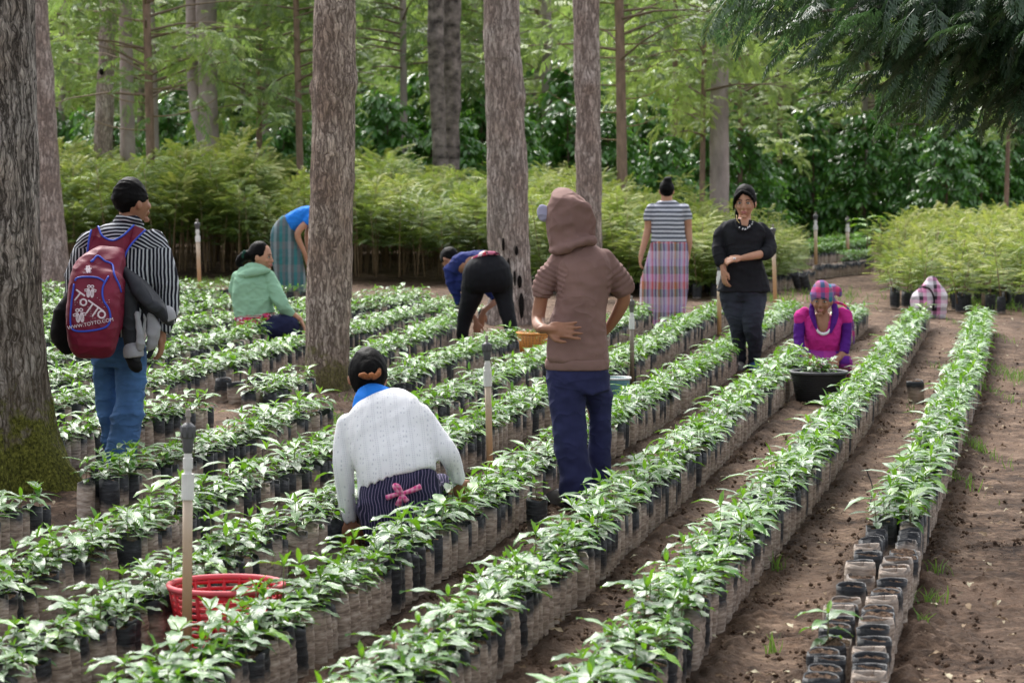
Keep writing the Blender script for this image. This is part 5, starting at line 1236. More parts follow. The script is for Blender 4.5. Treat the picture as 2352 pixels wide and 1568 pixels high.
sw = solid([f.sweep([(288, 296, 62, .075, 0), (292, 335, 104, .10, 0), (300, 380, 130, .125, 0), (305, 450, 132, .135, 0), (292, 600, 122, .13, 0), (280, 720, 134, .13, 0), (272, 800, 145, .135, 0), (270, 845, 149, .135, 0)], ex=2.5),
    f.tube([(180, 372, 48, 0), (152, 430, 56, .0), (122, 480, 54, .0), (106, 530, 46, .0)], round_ends='start'), f.tube([(395, 362, 50, 0), (438, 430, 52, .02), (470, 490, 52, .04), (486, 528, 44, .05)], round_ends='start')], 0.0075, 4)
def rolls(g, a, b, amp, per):
    a, b = np.asarray(a), np.asarray(b); u = unit(b - a); s_ = (g.V - a) @ u; ln = np.linalg.norm(b - a); d = np.linalg.norm((g.V - a) - np.outer(s_, u), axis=1); w = np.exp(-((s_ - ln / 2) / (ln * .55)) ** 4) * (d < 0.13)
    g.V = g.V + normals(g) * (amp * w * (np.abs(np.sin(s_ / per * PI + 3.6 * vnoise(g.V, 14, 77))) ** 0.8 - 0.5))[:, None]; return g
sw = rolls(sw, J(165, 400), J(112, 520), 0.011, 0.027); sw = rolls(sw, J(425, 400, .02), J(478, 510, .05), 0.009, 0.027)
put('sweatshirt', folds(sw, 0.017, 6.5, (1.7, 1, .6), 6, centers=((J(285, 780), .14, .6),)), M['hoodie'], t)
put('waistband', solid([f.sweep([(270, 838, 150, .137, 0), (270, 865, 154, .140, 0), (270, 890, 152, .136, 0)], ex=2.5)], 0.008, 2), M['hoodie'], t)
for a, b in (((106, 518, 47, .0), (102, 550, 42, .0)), ((482, 516, 46, .05), (492, 540, 41, .055))): put('cuff', solid([f.tube([a, b], round_ends='start')], 0.007, 2), M['hoodie'], t)
put('cap_visor', solid([f.tube([(126, 150, 14, .0), (108, 152, 17, .01), (94, 157, 13, .02)], ex=2.6)], 0.005, 2), M['lavender'], t)
sp = folds(solid([f.sweep([(272, 868, 146, .125, 0), (275, 930, 154, .13, 0), (280, 1000, 152, .125, .0)]), f.tube([(222, 960, 94, -.03), (228, 1080, 90, -.05), (240, 1200, 82, -.06), (255, 1330, 74, -.07), (268, 1450, 66, -.08), (270, 1530, 62, -.08)], round_ends='start'),
    f.tube([(348, 960, 84, .05), (376, 1080, 62, .08), (382, 1200, 56, .10), (378, 1330, 50, .12), (378, 1440, 45, .12), (376, 1510, 42, .12)], round_ends='start')], 0.009, 4), 0.010, 9, (1, 1, 1.7), 15, centers=((J(300, 1050), .12, .9), (J(265, 1480, -.08), .12, 1.2)))
put('sweatpants', sp, M['sweatpants'], t)
for a, d in (((262, 1520, -.08), (-.5, .6)), ((378, 1500, .12), (-.3, 1))): put('shoe', solid(foot_parts(J(*a), d, 1.12, .042), 0.008, 2), M['shoe'], t)

# ---- 3: the woman in the white cardigan
f = Fig((735.0, 784.0, 0.2892), (905, 1275), 'woman crouching with her back turned in a white openwork cardigan, hair in a bun'); t = f.t; J = f.J
hp, L, R = head_parts(J(375, 285, 0.26), (-0.12, 0.92, -0.36), (0, .36, .93), s=1.0)
body = hp + [f.tube([(370, 380, 100, .24), (420, 490, 105, .18)]), f.sweep([(440, 480, 110, .07, .17), (500, 600, 250, .09, .12), (560, 800, 260, .10, .06), (630, 1050, 240, .11, .0), (660, 1250, 270, .13, 0)]),
    f.tube([(205, 690, 62, .10), (180, 930, 52, .06), (190, 1200, 45, .1), (240, 1420, 36, .1)]), f.tube([(830, 620, 66, .10), (1010, 880, 52, .05), (1090, 1110, 38, .12)]),
    f.tube([(560, 1300, 130, 0), (450, 1200, 120, .35), (440, 1440, 80, .42), (460, 1600, 60, .25)]), f.tube([(760, 1300, 130, 0), (950, 1180, 110, .32), (900, 1400, 80, .40), (880, 1600, 60, .25)])]
body += hand_parts(J(240, 1425, .1), (0, .1, -1), (0, 1, 0), 1.0, .35) + hand_parts(J(1092, 1115, .12), (0.3, .5, -.8), (-.5, 1, 0), 1.0, .4)
body += foot_parts(J(470, 1610, .2), (-.2, 1)) + foot_parts(J(880, 1610, .2), (.2, 1))
put('body', solid(body, 0.0085, 2), M['skin'], t)
hr = put('hair', folds(solid([hair_cap(L, R, 1.0, 0.014, 0.010, 1.14, .12), ellipsoid(L((0.0, -.098, .012)), (.042, .030, .044), R)], 0.006, 2), 0.0020, 45, (1, 1, 1), 3), M['hair'], t)
put('scrunchie', tube([L(p) for p in ((-.040, -.118, -.028), (-.022, -.135, -.034), (-.004, -.130, -.040), (.010, -.138, -.034), (.022, -.134, -.040), (.040, -.118, -.018), (.046, -.105, .006))], [.009, .015, .011, .016, .011, .013, .008], 8, m=4), M['scrunchie'], t)
put('undershirt', solid([f.sweep([(395, 462, 118, .085, .20), (428, 505, 190, .095, .16), (470, 570, 240, .09, .13)], side=(1, 0, .35))], 0.008, 2), M['blue_shirt'], t)
cg = solid([f.sweep([(470, 510, 205, .085, .15), (495, 560, 290, .105, .12), (530, 680, 335, .12, .09), (560, 820, 335, .13, .06), (600, 960, 320, .135, .02), (625, 1060, 312, .135, .0), (640, 1110, 300, .13, -.01)], side=(1, 0, .22), ex=2.5),
    f.tube([(430, 1000, 150, .02), (400, 1180, 110, .0), (385, 1310, 82, .0), (372, 1385, 48, .0)], ex=.8),
    f.tube([(215, 660, 90, .10), (190, 820, 86, .08), (185, 1000, 78, .06), (200, 1200, 68, .08), (238, 1425, 50, .1)], round_ends='start'), f.tube([(800, 590, 100, .10), (900, 730, 98, .08), (1010, 880, 90, .05), (1060, 980, 80, .08), (1105, 1120, 62, .12)], round_ends='start')], 0.0085, 5)
# the hem rises and dips
z0 = J(600, 1130)[2]; cg.V[:, 2] += np.where(cg.V[:, 2] < z0 + .05, 0.006 * np.sin(cg.V[:, 0] * 190), 0)
put('cardigan', folds(cg, 0.006, 8, (1.7, 1, .6), 23, 0.001), M['knit'], t)
put('skirt', folds(solid([f.sweep([(640, 1010, 250, .115, .0), (645, 1090, 300, .145, .0), (640, 1180, 340, .175, .02), (645, 1320, 350, .20, .05), (670, 1480, 320, .20, .10)]), f.tube([(800, 1250, 160, .1), (950, 1140, 105, .28), (985, 1150, 80, .34)]), f.tube([(520, 1330, 150, .08), (430, 1300, 110, .3)])], 0.010, 4), 0.009, 14, (.9, 1, 1.6), 31), M['striped_skirt'], t)
put('sash', join([tube([J(530, 1240, -.17), J(600, 1215, -.18), J(650, 1205, -.19), J(720, 1185, -.18), J(800, 1150, -.165)], [22 * f.k, 18 * f.k, 14 * f.k, 20 * f.k, 24 * f.k], 8, m=4), ellipsoid(J(650, 1210, -.20), (26 * f.k, 14 * f.k, 26 * f.k)),
    tube([J(645, 1215, -.2), J(600, 1170, -.21), J(590, 1140, -.2), J(625, 1150, -.21), J(650, 1205, -.2)], [16 * f.k] * 5, 8, m=4), tube([J(650, 1215, -.2), J(620, 1300, -.19)], [14 * f.k, 26 * f.k], 8), tube([J(655, 1215, -.2), J(690, 1270, -.2)], [14 * f.k, 24 * f.k], 8)]), M['pink_check'], t)

# ---- 4: the woman in pale green
CZ6 = (502.25, 453.25, 0.22666)
f = Fig(CZ6, (610, 800), 'woman squatting in profile in a pale green hoodie, black hair in a ponytail'); t = f.t; J = f.J
hp, L, R = head_parts(J(430, 600, 0.0), (0.93, -0.30, -0.10), (.05, 0, 1), s=1.12)
body = hp + [f.tube([(400, 670, 60, .02), (370, 740, 60, .0)]), f.sweep([(370, 730, 80, .07, 0), (340, 820, 150, .09, 0), (335, 950, 165, .10, 0), (350, 1200, 175, .11, 0), (370, 1330, 190, .13, 0)]),
    f.tube([(515, 830, 48, -.02), (600, 1020, 42, -.05), (700, 1140, 36, -.06), (830, 1240, 26, .0)]), f.tube([(180, 830, 48, .03), (150, 1000, 40, .1), (300, 1150, 34, .25)]),
    f.tube([(400, 1350, 100, 0), (720, 1290, 75, -.02), (700, 1450, 50, .05)]), f.tube([(350, 1350, 100, .1), (650, 1300, 75, .2), (640, 1450, 50, .2)])]
body += hand_parts(J(830, 1240, .0), (0.5, 0, -1), (-.8, 0, -.4), 1.0, .5) + foot_parts(J(700, 1450, .05), (1, 0)) + foot_parts(J(640, 1450, .2), (1, 0))
put('body', solid(body, 0.008, 2), M['skin2'], t); face(t, L, R, 1.12)
put('hair', folds(solid([hair_cap(L, R, 1.12, 0.020, 0.012, 1.10, -.05), f.tube([(290, 590, 55, .0), (240, 610, 48, .01), (205, 660, 38, .02), (225, 700, 22, .02)])], 0.007, 2), 0.002, 40), M['hair'], t)
put('hair_band', f.tube([(262, 560, 24, -.02), (252, 600, 28, -.02)], m=2), cloth('dark_green_band', (0.01, 0.05, 0.035)), t)
put('hoodie', folds(solid([f.sweep([(362, 735, 110, .095, 0), (345, 790, 165, .115, 0), (335, 880, 190, .135, 0), (340, 1000, 202, .14, 0), (355, 1100, 205, .14, 0), (370, 1195, 200, .135, 0)]),
    f.tube([(500, 800, 66, -.02), (560, 920, 72, -.05), (620, 1050, 68, -.07), (690, 1140, 58, -.06), (755, 1190, 40, -.04)], round_ends='start'), f.tube([(200, 810, 66, .03), (165, 950, 66, .08), (230, 1100, 56, .2)])], 0.009, 4), 0.007, 10, (1, 1, 1.9), 41, centers=((J(560, 1100, -.05), .12, 1.5),)), M['green_hoodie'], t)
put('hood', folds(solid([f.tube([(200, 830, 34, -.03), (250, 790, 46, -.08), (350, 760, 44, -.12), (450, 745, 34, -.11), (515, 735, 18, -.06)], ex=1.1), f.tube([(225, 745, 26, .0), (320, 705, 42, -.06), (420, 705, 32, -.08), (500, 730, 16, -.04)])], 0.008, 3), 0.005, 14), M['green_hoodie'], t)
put('waistband', solid([f.sweep([(370, 1178, 204, .14, 0), (372, 1222, 204, .14, 0)])], 0.008, 1), stripes_mat('cream_brown_band', (0.55, 0.50, 0.45), (0.24, 0.10, 0.07), 0.018, 2, 0.5, 0.0), t)
put('blouse', folds(solid([f.sweep([(372, 1205, 208, .145, 0), (372, 1280, 210, .155, 0), (340, 1340, 190, .14, 0)]), f.tube([(460, 1260, 110, -.06), (420, 1380, 50, -.12)])], 0.009, 3), 0.006, 14, (1.5, 1, .8), 43), M['floral'], t)
put('skirt', folds(solid([f.sweep([(380, 1230, 195, .15, .02), (390, 1350, 215, .20, .04), (390, 1500, 215, .20, .06)]), f.tube([(420, 1350, 120, -.06), (600, 1300, 118, -.08), (710, 1290, 100, -.04), (740, 1330, 80, -.02), (700, 1500, 90, 0)])], 0.010, 4), 0.007, 10, seed=44), M['navy_skirt'], t)

# ---- 5: the woman in blue behind the trunk
f = Fig(CZ6, (680, 692), 'woman in a blue shirt and teal woven skirt bending half hidden behind the big trunk'); t = f.t; J = f.J
hp, L, R = head_parts(J(1130, 330, -.02), (0.75, -.1, -.7), (.7, 0, .7), s=1.0)
body = hp + [f.tube([(1060, 260, 38, 0), (980, 210, 42, 0)]), f.sweep([(1000, 215, 70, .10, 0), (900, 190, 95, .13, 0), (780, 230, 90, .13, 0), (700, 290, 100, .13, 0)], side=(0.3, 0, 1)), f.tube([(920, 230, 36, -.14), (800, 370, 33, -.16), (870, 560, 24, -.1), (890, 640, 20, -.06)]), f.tube([(930, 230, 36, .14), (900, 450, 30, .16), (960, 640, 20, .1)]),
    f.tube([(680, 350, 70, -.07), (700, 650, 50, -.07), (740, 980, 34, -.06)]), f.tube([(720, 350, 70, .08), (760, 650, 50, .08), (800, 980, 34, .08)])]
body += hand_parts(J(890, 640, -.06), (.2, .1, -1), (-1, 0, 0), 1, .4) + foot_parts(J(740, 1010, -.06), (1, .1)) + foot_parts(J(800, 1010, .08), (1, .1))
put('body', solid(body, 0.010, 2), M['skin2'], t); put('hair', solid([hair_cap(L, R)], 0.008, 2), M['hair'], t)
put('shirt', folds(solid([f.sweep([(1010, 220, 80, .12, 0), (900, 195, 108, .15, 0), (800, 225, 102, .15, 0), (715, 275, 100, .15, 0)], side=(0.3, 0, 1)), f.tube([(925, 215, 50, -.14), (880, 265, 44, -.155)], round_ends='start')], 0.010, 4), 0.006, 10, seed=51), M['blue_shirt'], t)
put('skirt', folds(solid([f.sweep([(730, 225, 85, .13, 0), (690, 300, 120, .15, 0), (665, 420, 138, .18, 0), (695, 620, 150, .19, 0), (735, 820, 138, .19, 0), (770, 1000, 112, .18, 0)], side=(1, 0, 0))], 0.011, 4), 0.010, 8, (1.6, 1, .35), 52), M['teal_skirt'], t)

# ---- 6: the woman bending in black leggings
f = Fig((980.0, 551.25, 0.17969), (1120, 800), 'woman bent double in a navy top and black leggings in front of the scorched trunk'); t = f.t; J = f.J
hp, L, R = head_parts(J(300, 250, .42), (-0.35, 0.3, -.9), (-.5, .7, .5), s=1.0)
LL = [(610, 560, 170, .0), (565, 750, 138, .02), (515, 900, 110, .04), (478, 1050, 94, .06), (460, 1200, 78, .06), (452, 1340, 60, .06)]; RL = [(950, 560, 155, .0), (990, 750, 118, -.02), (1022, 900, 106, -.06), (1062, 1050, 94, -.10), (1098, 1250, 74, -.14), (1112, 1460, 60, -.16)]
body = hp + [f.tube([(340, 300, 70, .36), (420, 330, 80, .3)]), f.sweep([(760, 330, 200, .13, .02), (600, 300, 150, .12, .12), (470, 330, 130, .11, .24), (380, 380, 110, .09, .32)], side=(0.4, 0, 1)),
    f.tube([(310, 430, 60, .26), (350, 620, 50, .28), (420, 800, 42, .28), (600, 980, 34, .26), (630, 1060, 26, .24)]), f.tube([(520, 420, 60, .42), (760, 620, 50, .4), (880, 760, 40, .36), (760, 880, 34, .28), (720, 930, 27, .26)]),
    f.sweep([(780, 260, 180, .12, .02), (780, 400, 280, .15, .0), (780, 520, 290, .15, .0)])] + [f.tube([(p[0], p[1], p[2] * .85, p[3]) for p in q]) for q in (LL, RL)]
body += hand_parts(J(630, 1060, .24), (.15, 0, -1), (0, 1, 0), 1.0, .4) + hand_parts(J(720, 930, .26), (-.2, 0, -1), (-.5, 1, 0), 1.0, .3) + foot_parts(J(452, 1350, .06), (-.2, 1)) + foot_parts(J(1112, 1470, -.16), (-.1, 1))
put('body', solid(body, 0.008, 2), M['skin'], t); put('hair', folds(solid([hair_cap(L, R, 1.0), ellipsoid(J(335, 190, .40), (.055, .05, .05))], 0.008, 2), 0.002, 40), M['hair'], t)
put('leggings', folds(solid([f.sweep([(790, 200, 150, .09, .02), (790, 250, 225, .13, .01), (785, 330, 285, .165, .0), (778, 430, 318, .19, -.01), (780, 540, 325, .185, -.01), (780, 640, 300, .15, 0)]), f.tube(LL), f.tube(RL)], 0.010, 5), 0.003, 10, seed=61), M['leggings'], t)
put('top', folds(solid([f.sweep([(800, 270, 135, .15, .06), (700, 250, 118, .15, .12), (560, 280, 128, .15, .18), (440, 340, 140, .13, .26), (350, 400, 105, .10, .30)], side=(0.4, 0, 1)), f.tube([(300, 380, 88, .27), (320, 520, 80, .26), (370, 670, 64, .27), (425, 810, 50, .28)], round_ends='start'),
    f.tube([(520, 420, 80, .42), (720, 580, 70, .42), (880, 750, 52, .36)], round_ends='start'), f.tube([(480, 450, 90, .22), (430, 600, 60, .24)])], 0.010, 4), 0.007, 12, seed=62), M['navy_top'], t)
put('waistband', solid([f.tube([(590, 240, 20, -.06), (700, 190, 24, -.09), (800, 168, 26, -.10), (890, 172, 22, -.08), (930, 195, 16, -.04)], ex=1)], 0.006, 2), M['floral'], t)
for a in ((452, 1350, .06), (1112, 1470, -.16)): put('shoe', solid(foot_parts(J(*a), (-.1, 1), 1.1, .04), 0.009, 2), M['black_cloth'], t)

# ---- 7: the woman in the striped tee
CZ4 = (1439.4, 392.0, 0.3047)
f = Fig(CZ4, (1530, 748), 'woman with her back turned in a grey and white striped tee and bright woven skirt'); t = f.t; J = f.J
hp, L, R = head_parts(J(302, 150, .0), (0.1, 1, -.08), s=.98)
body = hp + [f.tube([(302, 190, 42, 0), (302, 250, 42, 0)]), f.sweep([(304, 240, 45, .055, 0), (304, 285, 110, .08, 0), (308, 380, 118, .11, 0), (312, 480, 115, .11, 0), (315, 600, 130, .12, 0)]),
    f.tube([(200, 308, 26, 0), (170, 350, 33, 0), (165, 430, 31, .02), (135, 540, 25, .0), (108, 640, 18, -.03)]), f.tube([(420, 308, 26, 0), (454, 350, 33, 0), (462, 430, 31, .02), (470, 540, 25, .0), (462, 630, 18, .03)]),
    f.tube([(260, 600, 70, 0), (250, 900, 45, 0), (250, 1150, 28, 0)]), f.tube([(360, 600, 70, 0), (350, 900, 45, 0), (345, 1150, 28, 0)])]
body += hand_parts(J(108, 640, -.03), (-.1, 0, -1), (1, .2, 0), 1.0, .4, .1, -1) + hand_parts(J(462, 630, .03), (0, .2, -1), (-1, .2, 0), 1.0, .4) + foot_parts(J(250, 1165, 0), (0, 1)) + foot_parts(J(345, 1165, 0), (0, 1))
put('body', solid(body, 0.008, 2), M['skin2'], t)
put('hair', folds(solid([hair_cap(L, R, .98, .012, .010, 1.10, -.02), ellipsoid(J(308, 78, -.03), (.050, .045, .045)), ellipsoid(J(325, 62, -.02), (.022, .02, .025))], 0.007, 2), 0.002, 40), M['hair'], t)
put('tee', folds(solid([f.sweep([(302, 226, 60, .07, 0), (304, 262, 108, .095, 0), (306, 300, 132, .115, 0), (308, 380, 128, .14, 0), (313, 470, 126, .14, 0), (316, 545, 138, .14, 0)]), f.tube([(190, 290, 46, 0), (168, 335, 42, 0), (168, 378, 40, 0)], round_ends='start'), f.tube([(430, 290, 46, 0), (452, 335, 40, 0), (462, 370, 36, 0)], round_ends='start')], 0.009, 4), 0.006, 9, (1, 1, 2), 71), M['tee_stripe'], t)
put('skirt', folds(solid([f.sweep([(316, 535, 140, .14, 0), (315, 600, 148, .155, 0), (302, 720, 163, .17, 0), (288, 860, 176, .18, 0), (278, 1000, 172, .18, 0), (268, 1170, 155, .17, 0)])], 0.010, 3), 0.012, 8, (1.8, 1, .3), 72), M['woven_skirt'], t)

# ---- 8: the young woman in black walking towards the camera
f = Fig(CZ4, (1707, 852), 'young woman in a black long-sleeved top and dark jeans walking forward, pulling at her sleeve'); t = f.t; J = f.J
hp, L, R = head_parts(J(890, 240, -.02), (-0.16, -1, -0.10), s=1.13)
LL = [(800, 940, 98, 0), (820, 1050, 90, -.02), (845, 1180, 66, -.04), (850, 1300, 54, -.03), (855, 1400, 45, 0), (852, 1490, 36, .03)]; RL = [(958, 940, 98, 0), (950, 1050, 88, -.08), (948, 1180, 70, -.16), (962, 1280, 58, -.12), (966, 1400, 45, -.04), (950, 1485, 36, .02)]
body = hp + [f.tube([(892, 300, 44, .01), (888, 385, 50, 0)]), f.sweep([(888, 372, 70, .065, 0), (882, 410, 140, .085, 0), (875, 500, 132, .11, 0), (876, 650, 120, .105, 0), (880, 800, 140, .12, 0), (880, 930, 160, .13, 0)]),
    f.tube([(740, 432, 34, 0), (700, 500, 38, 0), (690, 560, 36, -.02), (700, 670, 30, -.10), (722, 715, 23, -.14), (730, 745, 22, -.15)]), f.tube([(1020, 432, 34, 0), (1068, 500, 38, 0), (1082, 560, 36, .0), (1065, 615, 33, -.08), (960, 640, 30, -.19), (865, 660, 21, -.22)])] + [f.tube([(p[0], p[1], p[2] * .85, p[3]) for p in q]) for q in (LL, RL)]
body += hand_parts(J(730, 745, -.15), (.08, 0, -1), (1, .5, 0), 1.0, .35, .18, 1) + hand_parts(J(862, 660, -.22), (-1, -.02, -.12), (0, .6, -.8), 1.0, .45, .10, -1)
body += foot_parts(J(852, 1500, .03), (-.1, -1)) + foot_parts(J(950, 1495, .02), (.1, -1))
put('body', solid(body, 0.0065, 2), M['skin2'], t); face(t, L, R, 1.13)
put('hair', folds(solid([hair_cap(L, R, 1.13, .022, .014, 1.13, .05), tube(L([(.012, .070, .094), (-.035, .088, .070), (-.062, .074, .040), (-.074, .056, .00), (-.078, .03, -.045)]), [.013, .015, .010, .008, .006], 10, m=4), tube(L([(.012, .070, .094), (.045, .078, .062), (.066, .066, .030), (.076, .050, -.015), (.080, .02, -.06)]), [.014, .018, .015, .011, .007], 10, m=4),
    tube(L([(.050, -.05, -.05), (.056, -.05, -.11), (.052, -.04, -.16)]), [.028, .022, .012], 10, m=4)], 0.0065, 2), 0.002, 40), M['hair'], t)
tp = solid([f.sweep([(884, 398, 108, .085, .02), (880, 440, 165, .115, 0), (874, 500, 150, .14, 0), (874, 580, 140, .135, 0), (877, 680, 142, .13, 0), (880, 790, 172, .145, 0), (879, 910, 205, .155, 0)], ex=2.4),
    f.tube([(748, 424, 40, 0), (706, 480, 47, 0), (696, 530, 48, -.01), (690, 600, 50, -.05), (705, 680, 42, -.11), (716, 705, 38, -.13)], round_ends='start'), f.tube([(1012, 424, 40, 0), (1058, 480, 47, 0), (1074, 530, 49, .0), (1085, 580, 54, -.03), (1060, 625, 48, -.09), (1010, 632, 42, -.15)], round_ends='start')], 0.0085, 4)
put('top', folds(tp, 0.008, 10, (1, 1, 1.3), 81, centers=((J(1070, 600, -.05), .1, 1.0),)), M['black_top'], t)
put('cuff', solid([f.tube([(716, 690, 40, -.12), (726, 716, 36, -.14)], round_ends='start')], 0.007, 2), M['black_top'], t)
put('neckline', tube([J(822, 378, -.08), J(832, 420, -.125), J(862, 448, -.15), J(900, 450, -.15), J(940, 425, -.13), J(960, 380, -.08)], 0.010, 8, m=4), M['black_top'], t)
put('neckline_print', join([tube([J(x, y, -.165 + .0006 * abs(x - 880)), J(x + dx, y + dy_, -.165 + .0006 * abs(x - 880))], .0042, 6) for x, y, dx, dy_ in ((846, 432, 8, -8), (854, 440, 12, 4), (872, 446, 6, -14), (886, 446, 10, -4), (890, 436, 12, 6), (910, 440, 4, -18), (914, 424, 14, 0), (930, 424, -4, -14), (938, 404, 12, -2), (946, 392, 6, -10))]), M['white'], t)
put('skin_at_neck', solid([f.sweep([(888, 375, 46, .040, -.02), (886, 400, 50, .050, -.055), (882, 430, 34, .030, -.095)])], 0.006, 2), M['skin2'], t)
put('necklace', tube([J(828, 335, -.06), J(832, 370, -.10), J(850, 395, -.125)], .0026, 6, m=3), plain('gold_chain', (0.8, 0.6, 0.25), 0.3), t)
put('ring', ellipsoid(J(812, 662, -.26), (.012, .008, .009)), M['white'], t)
put('jeans', folds(solid([f.sweep([(880, 860, 165, .135, 0), (880, 930, 178, .14, 0), (880, 980, 175, .13, 0)]), f.tube(LL), f.tube(RL)], 0.009, 4), 0.006, 11, (1, 1, 2.4), 83, centers=((J(850, 1400), .15, 1.0), (J(955, 1400), .15, 1.0))), plain('dusty_black_jeans', (0.030, 0.034, 0.048), 0.8, 0.2, 0.55, 4, .3, 180, .002, creases=2.0), t)
put('shoe', solid(foot_parts(J(852, 1500, .03), (-.1, -1), 1.1, .04), 0.008, 2), M['shoe'], t); put('shoe', solid(foot_parts(J(950, 1495, .02), (.1, -1), 1.1, .04), 0.008, 2), cloth('blue_shoe', (0.05, 0.10, 0.25)), t)

# ---- 9: the woman in magenta behind the black bucket
f = Fig((1776.25, 612.5, 0.21875), (1890, 872), 'woman crouching in a magenta top with purple sleeves and a plaid headscarf'); t = f.t; J = f.J
hp, L, R = head_parts(J(508, 350, -.10), (-0.22, -1, -0.16), (0, -.1, 1), s=1.02)
body = hp + [f.tube([(512, 440, 54, -.06), (516, 540, 66, -.03)]), f.sweep([(515, 500, 90, .07, -.01), (515, 560, 165, .09, 0), (520, 700, 160, .11, .02), (525, 900, 165, .12, .06), (525, 1050, 200, .14, .08)]),
    f.tube([(300, 560, 52, 0), (272, 700, 44, -.02), (300, 880, 38, -.12), (370, 970, 30, -.22)]), f.tube([(760, 560, 52, 0), (768, 700, 44, -.02), (740, 880, 38, -.12), (665, 985, 30, -.22)]),
    f.tube([(430, 1080, 120, .08), (330, 1000, 100, -.14), (360, 1180, 70, -.02)]), f.tube([(620, 1080, 120, .08), (740, 1000, 100, -.14), (700, 1180, 70, -.02)])]
body += hand_parts(J(370, 970, -.22), (.5, -.5, -.7), (.3, 0, -1), 1, .35) + hand_parts(J(665, 985, -.22), (-.5, -.5, -.7), (-.3, 0, -1), 1, .35, .16, -1) + foot_parts(J(360, 1200, -.02), (0, -1)) + foot_parts(J(700, 1200, -.02), (0, -1))
put('body', solid(body, 0.007, 2), M['skin'], t); face(t, L, R, 1.02)
put('chest', solid([f.sweep([(514, 500, 78, .05, -.055), (518, 580, 78, .05, -.085), (520, 640, 62, .04, -.105), (520, 690, 30, .025, -.115)])], 0.006, 3), M['skin'], t)
put('top', folds(solid([f.sweep([(515, 505, 150, .085, .0), (515, 560, 195, .115, 0), (518, 640, 195, .135, .0), (520, 730, 195, .145, .02), (524, 850, 192, .14, .05), (525, 960, 212, .15, .07), (525, 1020, 225, .15, .08)]), f.tube([(330, 480, 60, 0), (298, 520, 76, 0), (284, 565, 70, -.01)]), f.tube([(720, 480, 60, 0), (755, 520, 74, 0), (765, 560, 70, -.01)])], 0.008, 4), 0.005, 10, seed=91), M['magenta'], t)
for q in ([(292, 560, 64, 0), (272, 680, 58, -.03), (275, 790, 54, -.07), (305, 905, 48, -.14)], [(762, 560, 64, 0), (768, 680, 58, -.03), (760, 790, 54, -.07), (735, 915, 48, -.14)]): put('sleeve', folds(solid([f.tube(q, round_ends='start')], 0.008, 3), 0.004, 12, seed=92), M['purple'], t)
for q in ([(405, 400, 26, -.04), (405, 480, 34, -.08), (425, 560, 28, -.115), (452, 650, 14, -.145)], [(640, 400, 34, -.02), (650, 480, 40, -.07), (635, 580, 34, -.12), (600, 690, 16, -.15)]): put('scarf_end', solid([f.tube(q, ex=.55)], 0.006, 3), M['purple'], t)
put('undershirt', solid([f.tube([(448, 630, 9, -.138), (470, 680, 14, -.147), (520, 706, 17, -.150), (570, 690, 14, -.148), (592, 655, 9, -.140)], ex=.8)], 0.0055, 2), M['white'], t)
put('headscarf', folds(solid([hair_cap(L, R, 1.02, .020, .020, 1.22, .05), f.tube([(600, 250, 70, .0), (670, 250, 50, .02), (690, 285, 34, .02)]), f.tube([(415, 330, 18, -.05), (400, 380, 14, -.03)]), f.tube([(610, 300, 30, -.02), (630, 370, 34, .0)])], 0.0065, 3), 0.005, 14, seed=93), M['plaid_scarf'], t)
put('scarf_tail', folds(solid([f.tube([(650, 370, 36, .03), (740, 400, 30, .06), (800, 470, 24, .08), (835, 620, 22, .08), (845, 800, 18, .07)], ex=.5)], 0.007, 2), 0.004, 16), M['plaid_scarf'], t)
put('skirt', folds(solid([f.sweep([(525, 960, 230, .15, .08), (520, 1040, 300, .20, .04), (520, 1180, 310, .22, .0)]), f.tube([(330, 1010, 95, -.14), (370, 1150, 100, -.02)]), f.tube([(740, 1010, 95, -.14), (700, 1150, 100, -.02)])], 0.010, 4), 0.007, 9, seed=94), cells_mat('pink_purple_skirt', [(0.60, 0.06, 0.30), (0.12, 0.02, 0.24), (0.45, 0.05, 0.3)], .3, [(0.5, 0.05, .3), (.14, .03, .3)], .3), t)

